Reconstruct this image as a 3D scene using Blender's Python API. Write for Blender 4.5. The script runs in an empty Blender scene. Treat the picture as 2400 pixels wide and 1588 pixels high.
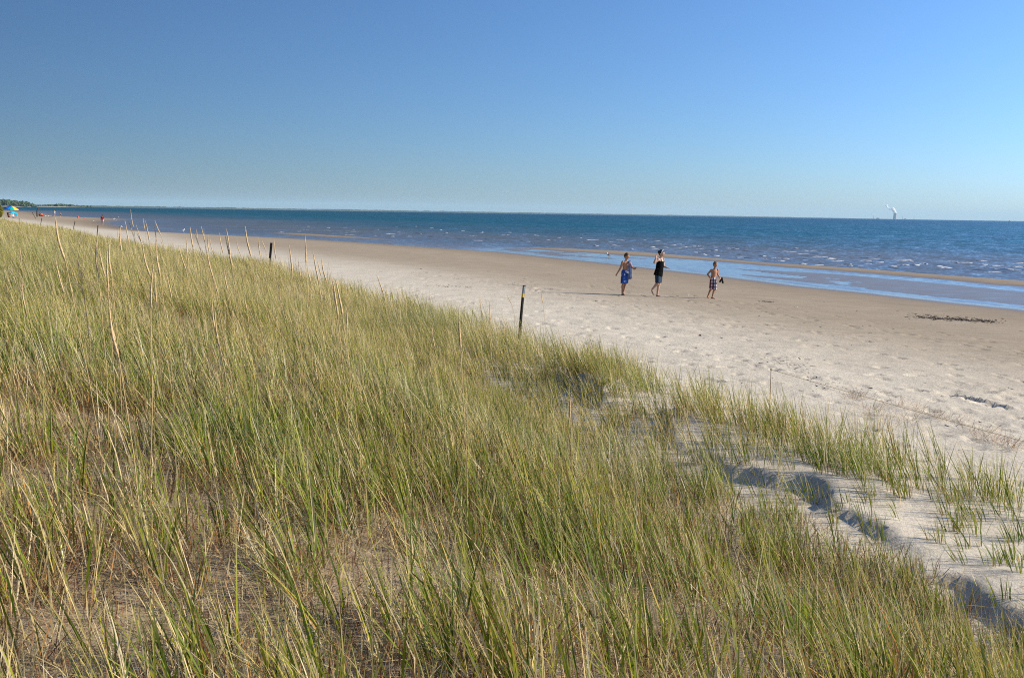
import bpy, bmesh, math, random
import numpy as np
from mathutils import Vector, Matrix

R = math.radians
rng = np.random.default_rng(11)
random.seed(5)
scene = bpy.context.scene
C = scene.collection

# ------------------------------------------------------------------ camera
EYE = 3.2                     # eye height above the lake, metres
F = 2400.0                    # focal length in photo pixels (36 mm on a 36 mm wide frame)
PITCH, ROLL = math.atan(294.5 / F), R(0.88)
fwd = Vector((0, math.cos(PITCH), -math.sin(PITCH)))
r0 = Vector((1, 0, 0)); u0 = r0.cross(fwd)
right = r0 * math.cos(ROLL) + u0 * math.sin(ROLL)
up = right.cross(fwd)
cam_d = bpy.data.cameras.new('camera'); cam = bpy.data.objects.new('camera', cam_d); C.objects.link(cam)
cam.matrix_world = Matrix((( right.x, up.x, -fwd.x, 0), (right.y, up.y, -fwd.y, 0), (right.z, up.z, -fwd.z, EYE), (0, 0, 0, 1)))
cam_d.sensor_width = 36; cam_d.lens = 36; cam_d.clip_start = 0.05; cam_d.clip_end = 90000
scene.camera = cam

# ------------------------------------------------------------------ sky, sun, exposure
SUN_EL, SUN_AZ = R(26), R(90)      # azimuth clockwise from +Y: the sun stands to the right of the view
world = bpy.data.worlds.new('World'); scene.world = world; world.use_nodes = True
wn = world.node_tree.nodes; wl = world.node_tree.links
sky = wn.new('ShaderNodeTexSky'); sky.sky_type = 'NISHITA'; sky.sun_disc = False
sky.sun_elevation = SUN_EL; sky.sun_rotation = SUN_AZ
sky.altitude = 2700; sky.air_density = 1.2; sky.dust_density = 4.0; sky.ozone_density = 8.5
wn['Background'].inputs['Strength'].default_value = 0.104
# a polarised clear sky: deeper away from the sun, lighter towards it, all round
wtc = wn.new('ShaderNodeTexCoord'); wdot = wn.new('ShaderNodeVectorMath'); wdot.operation = 'DOT_PRODUCT'
wl.new(wtc.outputs['Generated'], wdot.inputs[0]); wdot.inputs[1].default_value = (math.cos(SUN_EL), 0, math.sin(SUN_EL))
wmr = wn.new('ShaderNodeMapRange'); wl.new(wdot.outputs['Value'], wmr.inputs['Value'])
for k_, v_ in zip(('From Min', 'From Max', 'To Min', 'To Max'), (-0.6, 0.8, 0.24, 1.78)): wmr.inputs[k_].default_value = v_
wsc = wn.new('ShaderNodeVectorMath'); wsc.operation = 'SCALE'; wl.new(sky.outputs['Color'], wsc.inputs[0]); wl.new(wmr.outputs[0], wsc.inputs['Scale'])
wl.new(wsc.outputs[0], wn['Background'].inputs['Color'])
sun_d = bpy.data.lights.new('sun', 'SUN'); sun = bpy.data.objects.new('sun', sun_d); C.objects.link(sun)
sun_d.energy = 5.0; sun_d.angle = R(0.5); sun_d.color = (1.0, 0.90, 0.74)
sdir = Vector((math.sin(SUN_AZ) * math.cos(SUN_EL), math.cos(SUN_AZ) * math.cos(SUN_EL), math.sin(SUN_EL)))
sun.rotation_euler = (-sdir).to_track_quat('-Z', 'Y').to_euler()
scene.view_settings.view_transform = 'Standard'; scene.view_settings.look = 'None'
scene.view_settings.exposure = 0.45; scene.view_settings.gamma = 1.0

# ------------------------------------------------------------------ helpers
def ray(px, py):
    v = fwd + right * ((px - 1200) / F) + up * ((794 - py) / F)
    return v
def at_z(px, py, z=0.0):
    v = ray(px, py); t = (z - EYE) / v.z
    return Vector((v.x * t, v.y * t, z))
def at_y(px, py, Y):
    v = ray(px, py); t = Y / v.y
    return Vector((v.x * t, Y, EYE + v.z * t))

def at_level(px, D):
    a = (px - 1200) / F; b = -(fwd.z + right.z * a) / up.z; v = fwd + right * a + up * b
    return v.x / v.y * D
def hash2(ix, iy, seed):
    h = (ix.astype(np.int64) * 374761393 + iy.astype(np.int64) * 668265263 + seed * 1442695041) & 0xffffffff
    h = ((h ^ (h >> 13)) * 1274126177) & 0xffffffff
    return ((h ^ (h >> 16)) & 0xffff) / 65535.0
def vnoise(x, y, seed=0):
    ix = np.floor(x); iy = np.floor(y); fx = x - ix; fy = y - iy
    fx = fx * fx * (3 - 2 * fx); fy = fy * fy * (3 - 2 * fy)
    a = hash2(ix, iy, seed); b = hash2(ix + 1, iy, seed); c = hash2(ix, iy + 1, seed); d = hash2(ix + 1, iy + 1, seed)
    return (a + (b - a) * fx) * (1 - fy) + (c + (d - c) * fx) * fy
def fbm(x, y, seed=0, oct=4):
    s = 0; a = 0.5; n = 0
    for i in range(oct):
        s = s + a * vnoise(x, y, seed + i * 17); n += a; a *= 0.5; x = x * 2.03 + 3.1; y = y * 2.03 + 1.7
    return s / n
def sstep(a, b, x):
    t = np.clip((x - a) / (b - a), 0, 1); return t * t * (3 - 2 * t)

def tag(o, label=None, cat=None, group=None, kind=None):
    if label: o['label'] = label
    if cat: o['category'] = cat
    if group: o['group'] = group
    if kind: o['kind'] = kind
    return o
def np_mesh(name, verts, tris=None, quads=None, smooth=True, colors=None, floats=None, mat=None):
    me = bpy.data.meshes.new(name)
    verts = np.ascontiguousarray(verts, np.float32)
    me.vertices.add(len(verts)); me.vertices.foreach_set('co', verts.ravel())
    k = 3 if tris is not None else 4
    fc = np.ascontiguousarray(tris if tris is not None else quads, np.int32)
    me.loops.add(fc.size); me.loops.foreach_set('vertex_index', fc.ravel())
    me.polygons.add(len(fc)); me.polygons.foreach_set('loop_start', np.arange(0, fc.size, k, dtype=np.int32))
    me.polygons.foreach_set('use_smooth', np.full(len(fc), smooth))
    if colors is not None:
        at = me.attributes.new('Col', 'FLOAT_COLOR', 'POINT')
        cc = np.ones((len(verts), 4), np.float32); cc[:, :3] = colors; at.data.foreach_set('color', cc.ravel())
    for k2, v in (floats or {}).items():
        at = me.attributes.new(k2, 'FLOAT', 'POINT'); at.data.foreach_set('value', np.ascontiguousarray(v, np.float32))
    me.update(calc_edges=True)
    if mat: me.materials.append(mat)
    return me
def link(name, me, parent=None, loc=None):
    o = bpy.data.objects.new(name, me); C.objects.link(o)
    if parent: o.parent = parent
    if loc is not None: o.location = loc
    return o
def empty(name, loc=(0, 0, 0), rz=0):
    o = bpy.data.objects.new(name, None); C.objects.link(o); o.location = loc; o.rotation_euler = (0, 0, rz)
    o.empty_display_size = 0.1
    return o
def bm_obj(name, bm, mat, parent=None, smooth=True):
    me = bpy.data.meshes.new(name); bmesh.ops.recalc_face_normals(bm, faces=bm.faces); bm.to_mesh(me); bm.free()
    if smooth:
        for p in me.polygons: p.use_smooth = True
    me.materials.append(mat)
    return link(name, me, parent)
def tube(bm, pts, radii, n=10, side=None, cap=True):
    """loft of ellipses along a polyline; radii are r or (a along side, b across)"""
    pts = [Vector(p) for p in pts]; rings = []
    for i, p in enumerate(pts):
        d = (pts[min(i + 1, len(pts) - 1)] - pts[max(i - 1, 0)])
        d = d.normalized() if d.length > 1e-9 else Vector((0, 0, 1))
        s = Vector(side) if side is not None else (Vector((1, 0, 0)) if abs(d.x) < 0.8 else Vector((0, 1, 0)))
        s = (s - d * s.dot(d)).normalized(); b = d.cross(s)
        r = radii[i] if isinstance(radii, (list, tuple)) else radii
        ra, rb = r if isinstance(r, (list, tuple)) else (r, r)
        rings.append([bm.verts.new(p + s * (ra * math.cos(2 * math.pi * k / n)) + b * (rb * math.sin(2 * math.pi * k / n))) for k in range(n)])
    for A, B in zip(rings, rings[1:]):
        for k in range(n): bm.faces.new((A[k], A[(k + 1) % n], B[(k + 1) % n], B[k]))
    if cap:
        bm.faces.new(rings[0][::-1]); bm.faces.new(rings[-1])
    return rings
def capsule(bm, a, b, ra, rb, n=10, side=None):
    """tapered limb with rounded ends"""
    a = Vector(a); b = Vector(b); d = (b - a).normalized()
    P = [a - d * ra * 0.9, a - d * ra * 0.55, a, a.lerp(b, 0.35), a.lerp(b, 0.7), b, b + d * rb * 0.55, b + d * rb * 0.9]
    rr = [ra * 0.4, ra * 0.82, ra, ra + (rb - ra) * 0.32, ra + (rb - ra) * 0.7, rb, rb * 0.82, rb * 0.4]
    tube(bm, P, rr, n, side)
def ball(bm, c, r, axes=None, nu=14, nv=10, shape=None):
    """ellipsoid in a frame (side, fwd, up)"""
    S, Fv, U = axes or (Vector((1, 0, 0)), Vector((0, 1, 0)), Vector((0, 0, 1)))
    r = r if isinstance(r, (list, tuple)) else (r, r, r)
    c = Vector(c); rings = []
    for i in range(1, nv):
        th = math.pi * i / nv; ring = []
        for k in range(nu):
            ph = 2 * math.pi * k / nu
            l = [math.sin(th) * math.cos(ph), math.sin(th) * math.sin(ph), math.cos(th)]
            if shape: l = shape(l)
            ring.append(bm.verts.new(c + S * l[0] * r[0] + Fv * l[1] * r[1] + U * l[2] * r[2]))
        rings.append(ring)
    t = [0, 0, 1]; t = shape(t) if shape else t
    b = [0, 0, -1]; b = shape(b) if shape else b
    vt = bm.verts.new(c + S * t[0] * r[0] + Fv * t[1] * r[1] + U * t[2] * r[2])
    vb = bm.verts.new(c + S * b[0] * r[0] + Fv * b[1] * r[1] + U * b[2] * r[2])
    for k in range(nu):
        bm.faces.new((vt, rings[0][k], rings[0][(k + 1) % nu])); bm.faces.new((vb, rings[-1][(k + 1) % nu], rings[-1][k]))
    for A, B in zip(rings, rings[1:]):
        for k in range(nu): bm.faces.new((A[k], B[k], B[(k + 1) % nu], A[(k + 1) % nu]))
def box(bm, lo, hi, mtx=None):
    v = [bm.verts.new((x, y, z)) for x in (lo[0], hi[0]) for y in (lo[1], hi[1]) for z in (lo[2], hi[2])]
    for f in ((0, 1, 3, 2), (4, 6, 7, 5), (0, 4, 5, 1), (2, 3, 7, 6), (0, 2, 6, 4), (1, 5, 7, 3)): bm.faces.new([v[i] for i in f])
    if mtx is not None:
        for q in v: q.co = mtx @ q.co
    return v
def remeshed(name, bm, mat, parent, voxel, smooth_it=4):
    """fuse overlapping volumes into one continuous surface"""
    me = bpy.data.meshes.new('tmp'); bmesh.ops.recalc_face_normals(bm, faces=bm.faces); bm.to_mesh(me); bm.free()
    o = bpy.data.objects.new('tmp', me); C.objects.link(o)
    m = o.modifiers.new('r', 'REMESH'); m.mode = 'VOXEL'; m.voxel_size = voxel; m.use_smooth_shade = True
    s = o.modifiers.new('s', 'SMOOTH'); s.iterations = smooth_it; s.factor = 0.5
    dg = bpy.context.evaluated_depsgraph_get(); dg.update()
    res = bpy.data.meshes.new_from_object(o.evaluated_get(dg)); res.name = name
    bpy.data.objects.remove(o); bpy.data.meshes.remove(me)
    res.materials.clear(); res.materials.append(mat)
    res.polygons.foreach_set('use_smooth', np.ones(len(res.polygons), bool))
    return link(name, res, parent)

# ------------------------------------------------------------------ materials
def new_mat(name):
    m = bpy.data.materials.new(name); m.use_nodes = True
    return m, m.node_tree.nodes, m.node_tree.links, m.node_tree.nodes['Principled BSDF']
def ramp(n, l, src, stops, interp='LINEAR'):
    r = n.new('ShaderNodeValToRGB'); r.color_ramp.interpolation = interp; e = r.color_ramp.elements
    while len(e) < len(stops): e.new(0.5)
    for q, (p, c) in zip(e, stops):
        q.position = p; q.color = (*c, 1) if len(c) == 3 else c
    l.new(src, r.inputs[0]); return r
def noise(n, l, vec, scale, detail=4, rough=0.55):
    t = n.new('ShaderNodeTexNoise'); t.inputs['Scale'].default_value = scale; t.inputs['Detail'].default_value = detail
    t.inputs['Roughness'].default_value = rough
    if vec is not None: l.new(vec, t.inputs['Vector'])
    return t
def mapping(n, l, vec, scale=(1, 1, 1), rot=(0, 0, 0)):
    m = n.new('ShaderNodeMapping'); m.inputs['Scale'].default_value = scale; m.inputs['Rotation'].default_value = rot
    l.new(vec, m.inputs['Vector']); return m
def mix(n, l, a, b, fac, mode='MIX'):
    m = n.new('ShaderNodeMix'); m.data_type = 'RGBA'; m.blend_type = mode
    for s, v in ((6, a), (7, b), (0, fac)):
        if hasattr(v, 'is_linked') or hasattr(v, 'links'): l.new(v, m.inputs[s])
        else: m.inputs[s].default_value = v if s == 0 else (*v, 1)
    return m.outputs[2]
def math_node(n, l, op, a, b=None):
    m = n.new('ShaderNodeMath'); m.operation = op
    for i, v in enumerate((a, b)):
        if v is None: continue
        if hasattr(v, 'links'): l.new(v, m.inputs[i])
        else: m.inputs[i].default_value = v
    return m.outputs[0]
def simple(name, col, rough=0.7, var=0.18, scale=9.0, spec=0.3, bump=0.0, metal=0.0):
    """plain surface with some mottling"""
    m, n, l, p = new_mat(name)
    tc = n.new('ShaderNodeTexCoord'); nz = noise(n, l, tc.outputs['Object'], scale, 5)
    r = ramp(n, l, nz.outputs['Fac'], [(0.3, [c * (1 - var) for c in col]), (0.7, [min(1, c * (1 + var)) for c in col])])
    l.new(r.outputs[0], p.inputs['Base Color']); p.inputs['Roughness'].default_value = rough
    p.inputs['Specular IOR Level'].default_value = spec; p.inputs['Metallic'].default_value = metal
    if bump:
        b = n.new('ShaderNodeBump'); b.inputs['Strength'].default_value = bump; b.inputs['Distance'].default_value = 0.01
        nb = noise(n, l, tc.outputs['Object'], scale * 6, 4); l.new(nb.outputs['Fac'], b.inputs['Height']); l.new(b.outputs[0], p.inputs['Normal'])
    return m

def sand_material():
    m, n, l, p = new_mat('sand')
    geo = n.new('ShaderNodeNewGeometry'); pos = geo.outputs['Position']
    sand_tone = n.new('ShaderNodeAttribute'); sand_tone.attribute_name = 'sand_tone'
    n1 = noise(n, l, pos, 0.9, 6, 0.6); n2 = noise(n, l, pos, 14, 5, 0.65); n3 = noise(n, l, pos, 420, 2)
    ms = mapping(n, l, pos, (0.35, 2.2, 1), (0, 0, R(22))); n4 = noise(n, l, ms.outputs[0], 1.6, 5, 0.65)
    # sand tone: 0 dry pale, 0.5 damp tan and darkened dune sand, 1 soaked
    w2 = math_node(n, l, 'ADD', sand_tone.outputs['Fac'], math_node(n, l, 'MULTIPLY', math_node(n, l, 'SUBTRACT', n4.outputs['Fac'], 0.5), 0.30))
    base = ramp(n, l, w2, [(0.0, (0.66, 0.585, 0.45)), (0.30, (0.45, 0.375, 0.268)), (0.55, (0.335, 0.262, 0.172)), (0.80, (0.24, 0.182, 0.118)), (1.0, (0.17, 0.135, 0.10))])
    v1 = ramp(n, l, n2.outputs['Fac'], [(0.28, (0.76, 0.75, 0.73)), (0.50, (1, 1, 1)), (0.8, (1.08, 1.07, 1.06))])
    c = mix(n, l, base.outputs[0], v1.outputs[0], 0.75, 'MULTIPLY')
    v2 = ramp(n, l, n3.outputs['Fac'], [(0.25, (0.62, 0.6, 0.58)), (0.5, (1, 1, 1)), (0.75, (1.15, 1.14, 1.12))])
    c = mix(n, l, c, v2.outputs[0], 0.45, 'MULTIPLY')
    v3 = ramp(n, l, n1.outputs['Fac'], [(0.3, (0.86, 0.85, 0.84)), (0.7, (1.07, 1.06, 1.05))])
    c = mix(n, l, c, v3.outputs[0], 0.8, 'MULTIPLY')
    l.new(c, p.inputs['Base Color'])
    rg = ramp(n, l, w2, [(0.0, (0.95,) * 3), (0.7, (0.8,) * 3), (0.9, (0.35,) * 3), (1.0, (0.12,) * 3)])
    l.new(rg.outputs[0], p.inputs['Roughness'])
    sp = ramp(n, l, w2, [(0.5, (0.1,) * 3), (0.95, (0.5,) * 3)]); l.new(sp.outputs[0], p.inputs['Specular IOR Level'])
    h = math_node(n, l, 'ADD', math_node(n, l, 'MULTIPLY', n2.outputs['Fac'], 1.0), math_node(n, l, 'MULTIPLY', n3.outputs['Fac'], 0.12))
    dry = math_node(n, l, 'SUBTRACT', 1.0, w2)
    b = n.new('ShaderNodeBump'); b.inputs['Distance'].default_value = 0.03
    dr = n.new('ShaderNodeClamp'); l.new(dry, dr.inputs[0])
    l.new(math_node(n, l, 'MULTIPLY', dr.outputs[0], 0.55), b.inputs['Strength'])
    l.new(h, b.inputs['Height']); l.new(b.outputs[0], p.inputs['Normal'])
    return m

def water_material():
    m, n, l, p = new_mat('lake_water')
    geo = n.new('ShaderNodeNewGeometry'); pos = geo.outputs['Position']
    dep = n.new('ShaderNodeAttribute'); dep.attribute_name = 'deep'; calm = n.new('ShaderNodeAttribute'); calm.attribute_name = 'calm'
    big = noise(n, l, pos, 0.006, 3); mb = mapping(n, l, pos, (0.05, 0.5, 1), (0, 0, R(20))); streak = noise(n, l, mb.outputs[0], 0.12, 3)
    d2 = math_node(n, l, 'ADD', dep.outputs['Fac'], math_node(n, l, 'MULTIPLY', math_node(n, l, 'SUBTRACT', streak.outputs['Fac'], 0.5), 0.25))
    col = ramp(n, l, d2, [(0.0, (0.20, 0.175, 0.140)), (0.22, (0.115, 0.130, 0.128)), (0.42, (0.040, 0.095, 0.112)), (0.65, (0.007, 0.085, 0.098)), (1.0, (0.003, 0.052, 0.070))])
    l.new(col.outputs[0], p.inputs['Base Color'])
    p.inputs['IOR'].default_value = 1.33; p.inputs['Roughness'].default_value = 0.08
    # wave facets: chop of several sizes, steeper on the side that faces the shore
    acc = None
    for sc, sx, amp, det in ((4.5, 0.55, 0.36, 3), (1.3, 0.45, 0.26, 2), (0.22, 0.4, 0.12, 2)):
        mp = mapping(n, l, pos, (1.0, sx, 1), (0, 0, R(-60)))
        t = noise(n, l, mp.outputs[0], sc, det, 0.6)
        v = n.new('ShaderNodeVectorMath'); v.operation = 'SUBTRACT'; l.new(t.outputs['Color'], v.inputs[0]); v.inputs[1].default_value = (0.5, 0.5, 0.5)
        s = n.new('ShaderNodeVectorMath'); s.operation = 'SCALE'; l.new(v.outputs[0], s.inputs[0]); s.inputs['Scale'].default_value = amp * 2
        if acc is None: acc = s.outputs[0]
        else:
            a = n.new('ShaderNodeVectorMath'); a.operation = 'ADD'; l.new(acc, a.inputs[0]); l.new(s.outputs[0], a.inputs[1]); acc = a.outputs[0]
    a = n.new('ShaderNodeVectorMath'); a.operation = 'ADD'; l.new(acc, a.inputs[0]); a.inputs[1].default_value = (0.05, -0.23, 0)
    k = n.new('ShaderNodeVectorMath'); k.operation = 'SCALE'; l.new(a.outputs[0], k.inputs[0]); l.new(calm.outputs['Fac'], k.inputs['Scale'])
    z = n.new('ShaderNodeVectorMath'); z.operation = 'MULTIPLY'; l.new(k.outputs[0], z.inputs[0]); z.inputs[1].default_value = (1, 1, 0)
    u = n.new('ShaderNodeVectorMath'); u.operation = 'ADD'; l.new(z.outputs[0], u.inputs[0]); u.inputs[1].default_value = (0, 0, 1)
    q = n.new('ShaderNodeVectorMath'); q.operation = 'NORMALIZE'; l.new(u.outputs[0], q.inputs[0])
    l.new(q.outputs[0], p.inputs['Normal'])
    return m

def blade_material(name, trans=0.35):
    m, n, l, p = new_mat(name)
    a = n.new('ShaderNodeAttribute'); a.attribute_name = 'Col'
    l.new(a.outputs['Color'], p.inputs['Base Color']); p.inputs['Roughness'].default_value = 0.6; p.inputs['Specular IOR Level'].default_value = 0.12
    t = n.new('ShaderNodeBsdfTranslucent'); l.new(a.outputs['Color'], t.inputs['Color'])
    mx = n.new('ShaderNodeMixShader'); mx.inputs[0].default_value = trans
    l.new(p.outputs[0], mx.inputs[1]); l.new(t.outputs[0], mx.inputs[2]); l.new(mx.outputs[0], n['Material Output'].inputs['Surface'])
    return m
def attr_material(name, rough=0.85):
    m, n, l, p = new_mat(name)
    a = n.new('ShaderNodeAttribute'); a.attribute_name = 'Col'
    l.new(a.outputs['Color'], p.inputs['Base Color']); p.inputs['Roughness'].default_value = rough
    return m

M_SAND = sand_material(); M_WATER = water_material()
M_BLADE = blade_material('grass_blade', 0.32); M_LITTER = blade_material('dry_litter', 0.2); M_BITS = attr_material('beach_bits')

# ------------------------------------------------------------------ terrain
def px_line(pts, z=0.0): return np.array([at_z(x, y, z)[:2] for x, y in pts])
SHORE_PX = [(2400, 722), (2306, 713), (2180, 699), (2053, 685), (1927, 673), (1800, 657), (1681, 643), (1554, 629), (1428, 615), (1327, 604.6),
            (1200, 591.5), (1054, 582), (928, 573), (801, 565), (700, 559), (559, 553), (474, 549), (390, 546), (348, 542), (301, 537), (272, 529), (246, 523),
            (262, 519), (290, 516.2), (303, 514.2), (285, 512.6), (200, 511), (165, 508.5), (130, 506), (104, 501), (75, 497), (42, 494.8), (11, 493.3)]
S = px_line(SHORE_PX)
shore = np.vstack([[[60, -90], [26, 20]], S, [[-520, 820], [-1500, 1500], [-6000, 2500]]])
BAR_PX = [[(1212, 582), (1238, 583.2), (1352, 591), (1504, 601), (1656, 611), (1800, 623.5), (2003, 639), (2180, 653), (2306, 667), (2400, 673), (2520, 685),
           (2520, 667), (2400, 658), (2180, 642), (2003, 628), (1800, 615.5), (1656, 603), (1504, 590.6), (1352, 583.5), (1225, 580)],
          [(605, 544.3), (700, 552), (801, 557), (907, 561.8), (955, 564), (925, 561.3), (850, 556), (760, 550), (700, 547)]]
bars = [px_line(b) for b in BAR_PX]
rope_px_pts = [(9.4, -0.5), (5.45, 8.6), (0.13, 21.3), (-10.9, 46), (-32.6, 80.5), (-46.5, 109), (-57.4, 125), (-110, 205), (-260, 460), (-700, 1100)]
ROPE = np.array([(22, -30)] + rope_px_pts)
CREST = px_line([(1380, 868), (1450, 893), (1560, 930), (1690, 1008), (1760, 1035), (1900, 1080), (2010, 1128), (2100, 1185), (2180, 1235), (2290, 1298), (2400, 1362), (2600, 1480)], 0.95)

def seg_dist(x, y, line, closed=False):
    """distance to a polyline and side (positive = left of its direction)"""
    if closed: line = np.vstack([line, line[:1]])
    best = np.full(x.shape, 1e18); side = np.zeros(x.shape)
    for (ax, ay), (bx, by) in zip(line[:-1], line[1:]):
        dx, dy = bx - ax, by - ay; L2 = dx * dx + dy * dy
        t = np.clip(((x - ax) * dx + (y - ay) * dy) / L2, 0, 1)
        ex = x - (ax + t * dx); ey = y - (ay + t * dy); d2 = ex * ex + ey * ey
        s = dx * (y - ay) - dy * (x - ax)
        k = d2 < best - 1e-9
        best = np.where(k, d2, best); side = np.where(k, s, side)
    return np.sqrt(best), np.sign(side)
def inside(x, y, poly):
    c = np.zeros(x.shape, bool); px, py = poly[:, 0], poly[:, 1]; j = len(poly) - 1
    for i in range(len(poly)):
        k = ((py[i] > y) != (py[j] > y))
        with np.errstate(divide='ignore', invalid='ignore'):
            xi = (px[j] - px[i]) * (y - py[i]) / (py[j] - py[i] if py[j] != py[i] else 1e-9) + px[i]
        c ^= k & (x < xi); j = i
    return c
LAND = np.vstack([shore, [[-60000, 2500], [-60000, -90]]])

def u_of(x, y):
    d, s = seg_dist(x, y, ROPE); return d * s          # + inland of the rope line
def base_height(x, y):
    ds, _ = seg_dist(x, y, shore); land = inside(x, y, LAND); ds = np.where(land, ds, -ds)
    u = u_of(x, y)
    wob = (fbm(x * 0.05, y * 0.05, 3, 3) - 0.5)
    top = 0.58 + 0.34 * sstep(110, 190, y)
    w = np.clip(ds / np.maximum(ds + np.maximum(-u, 0), 1e-6), 0, 1)
    beach = top * (1 - (1 - w) ** 1.6) + 0.05 * wob * sstep(0, 6, ds)
    beach = np.minimum(beach, 0.03 + ds * 0.09)
    prof = np.interp(u, [-1, 0, 1.5, 3.2, 4.2, 5.4, 7, 9, 15, 40, 400], [0, 0, 0.03, 0.04, 0.20, 0.60, 0.86, 1.14, 1.36, 1.8, 4])
    z = beach + prof
    hum = (fbm(x * 0.33, y * 0.33, 21, 3) - 0.5) * 0.42 + (fbm(x * 1.1, y * 1.1, 5, 3) - 0.5) * 0.16
    z = z + hum * sstep(1.5, 5, u)
    # little foredune with a scarp on its landward side
    dc, sc = seg_dist(x, y, CREST); c = dc * -sc
    amp = 0.115 * (0.72 + 0.28 * sstep(7.5, 9.5, y) + 0.7 * sstep(10.5, 13.5, y)) * (0.4 + 0.9 * sstep(0.2, 0.8, fbm(x * 0.9, y * 0.9, 9, 2))) * sstep(24, 18, y)
    wig = (fbm(x * 1.5, y * 1.5, 31, 3) - 0.5) * 0.8 + (fbm(x * 5, y * 5, 37, 3) - 0.5) * 0.22
    cc = c + wig
    ridge = np.where(cc < 0, np.exp(-(cc / 1.25) ** 2), 1 - sstep(0, 0.15, cc))
    z = z + amp * ridge
    # dry sand: hollows left by feet and wind
    z = z + (fbm(x * 2.2, y * 2.2, 41, 3) - 0.5) * 0.040 * sstep(-16, -4, u) * sstep(60, 30, y)
    # under water
    wd = -ds
    bed = -np.minimum(0.012 + wd * 0.035, 0.12 + np.maximum(wd - 2, 0) * 0.012)
    bed = np.maximum(bed, -9.0)
    z = np.where(ds > 0, z, bed)
    bw = np.zeros(x.shape)
    for b in bars:
        db, _ = seg_dist(x, y, b, True); ins = inside(x, y, b); sd = np.where(ins, db, -db)
        zb = np.clip(sd * 0.05, -0.3, 0.085) + 0.02 * (fbm(x * 0.4, y * 0.4, 8, 2) - 0.5) * (sd > 0)
        z = np.maximum(z, np.where(ds > 0, z, zb)); bw = np.maximum(bw, sstep(-0.5, 1.0, sd))
    # drained wet flats inside the pool behind the bar
    dl, _ = seg_dist(x, y, POOL); ca, sa = math.cos(R(118)), math.sin(R(118)); xr, yr = x * ca + y * sa, -x * sa + y * ca
    fl = sstep(0.45, 0.58, fbm(xr * 0.10, yr * 0.55, 71, 3)) * sstep(5.5, 3.0, dl) * sstep(0.25, 1.0, -ds) * (y < 95)
    db, _ = seg_dist(x, y, FLAT, True); fl = np.maximum(fl, sstep(-0.4, 1.2, np.where(inside(x, y, FLAT), db, -db) + (fbm(xr * 0.15, yr * 0.8, 72, 3) - 0.5) * 1.8))
    z = np.where((ds < 0) & (bw < 0.3), z * (1 - fl) + 0.007 * fl, z)
    return z, u, ds, bw

POOL = px_line([(1230, 586), (1352, 595), (1504, 610), (1656, 624), (1800, 638), (2003, 658), (2180, 676), (2306, 690), (2400, 697), (2520, 708)])
FLAT = px_line([(1925, 661), (2010, 678), (2120, 690), (2250, 703), (2400, 719), (2500, 728), (2500, 690), (2400, 680), (2260, 668), (2120, 660), (2010, 657)])
def grow(start, step, end, f):
    o = [start]
    while o[-1] < end: o.append(o[-1] + step); step *= f
    return o
xs = np.array([-v for v in grow(5.5, 0.08, 45000, 1.075)][::-1] + list(np.arange(-5.42, 13.0, 0.07)) + grow(13.0, 0.075, 45000, 1.055))
ys = np.array([-v for v in grow(0.0, 0.3, 400, 1.35)][:0:-1] + list(np.arange(0.0, 2.0, 0.12)) + list(np.arange(2.0, 20.0, 0.07)) + grow(20.0, 0.075, 45000, 1.013)[0:1]
             + [v for v in grow(20.075, 0.077, 70, 1.013)] )
ys = np.unique(np.concatenate([ys, np.array(grow(ys[-1] + 0.42, 0.45, 400, 1.02))])); ys = np.concatenate([ys, np.array(grow(ys[-1] + 9, 10, 45000, 1.12))])
GX, GY = np.meshgrid(xs, ys)
GZ, GU, GS, GB = base_height(GX, GY)

# footprints and hollows pressed into the sand
def dent(cx, cy, rx, ry, ang, depth):
    r = max(rx, ry) * 2.2
    i0, i1 = np.searchsorted(xs, [cx - r, cx + r]); j0, j1 = np.searchsorted(ys, [cy - r, cy + r])
    if i1 - i0 < 2 or j1 - j0 < 2: return
    X = GX[j0:j1, i0:i1] - cx; Y = GY[j0:j1, i0:i1] - cy
    ca, sa = math.cos(ang), math.sin(ang)
    q = ((X * ca + Y * sa) / rx) ** 2 + ((-X * sa + Y * ca) / ry) ** 2
    GZ[j0:j1, i0:i1] += -depth * np.exp(-q * q) + depth * 0.35 * np.exp(-((np.sqrt(q) - 1.35) / 0.3) ** 2)
for _ in range(1500):
    y = 5 + 40 * random.random() ** 1.5; x = random.uniform(-0.1, 0.56) * y
    xr = np.interp(y, ROPE[:, 1], ROPE[:, 0]); d = (x - xr) * 0.9
    if d < 0.2 or d > 13: continue
    if random.random() < sstep(4, 13, d): continue
    s = random.uniform(0.5, 1.15)
    dent(x, y, 0.16 * s, 0.085 * s, random.uniform(-0.5, 0.5) + random.choice((0, 1.6)), random.uniform(0.01, 0.04) * s)
for k in range(6):                                       # walkers' tracks along the beach
    x0, y0 = random.uniform(3, 10), random.uniform(7, 12); dx, dy = -0.40 + random.uniform(-.1, .1), 0.9
    off = random.uniform(0.5, 12)
    x0 = np.interp(y0, ROPE[:, 1], ROPE[:, 0]) + off
    for i in range(60):
        x0 += dx * 0.72 + random.uniform(-.05, .05); y0 += dy * 0.72
        sgn = 1 if i % 2 else -1
        dent(x0 + 0.11 * sgn, y0, 0.14, 0.07, 1.9, random.uniform(0.02, 0.045))
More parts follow.
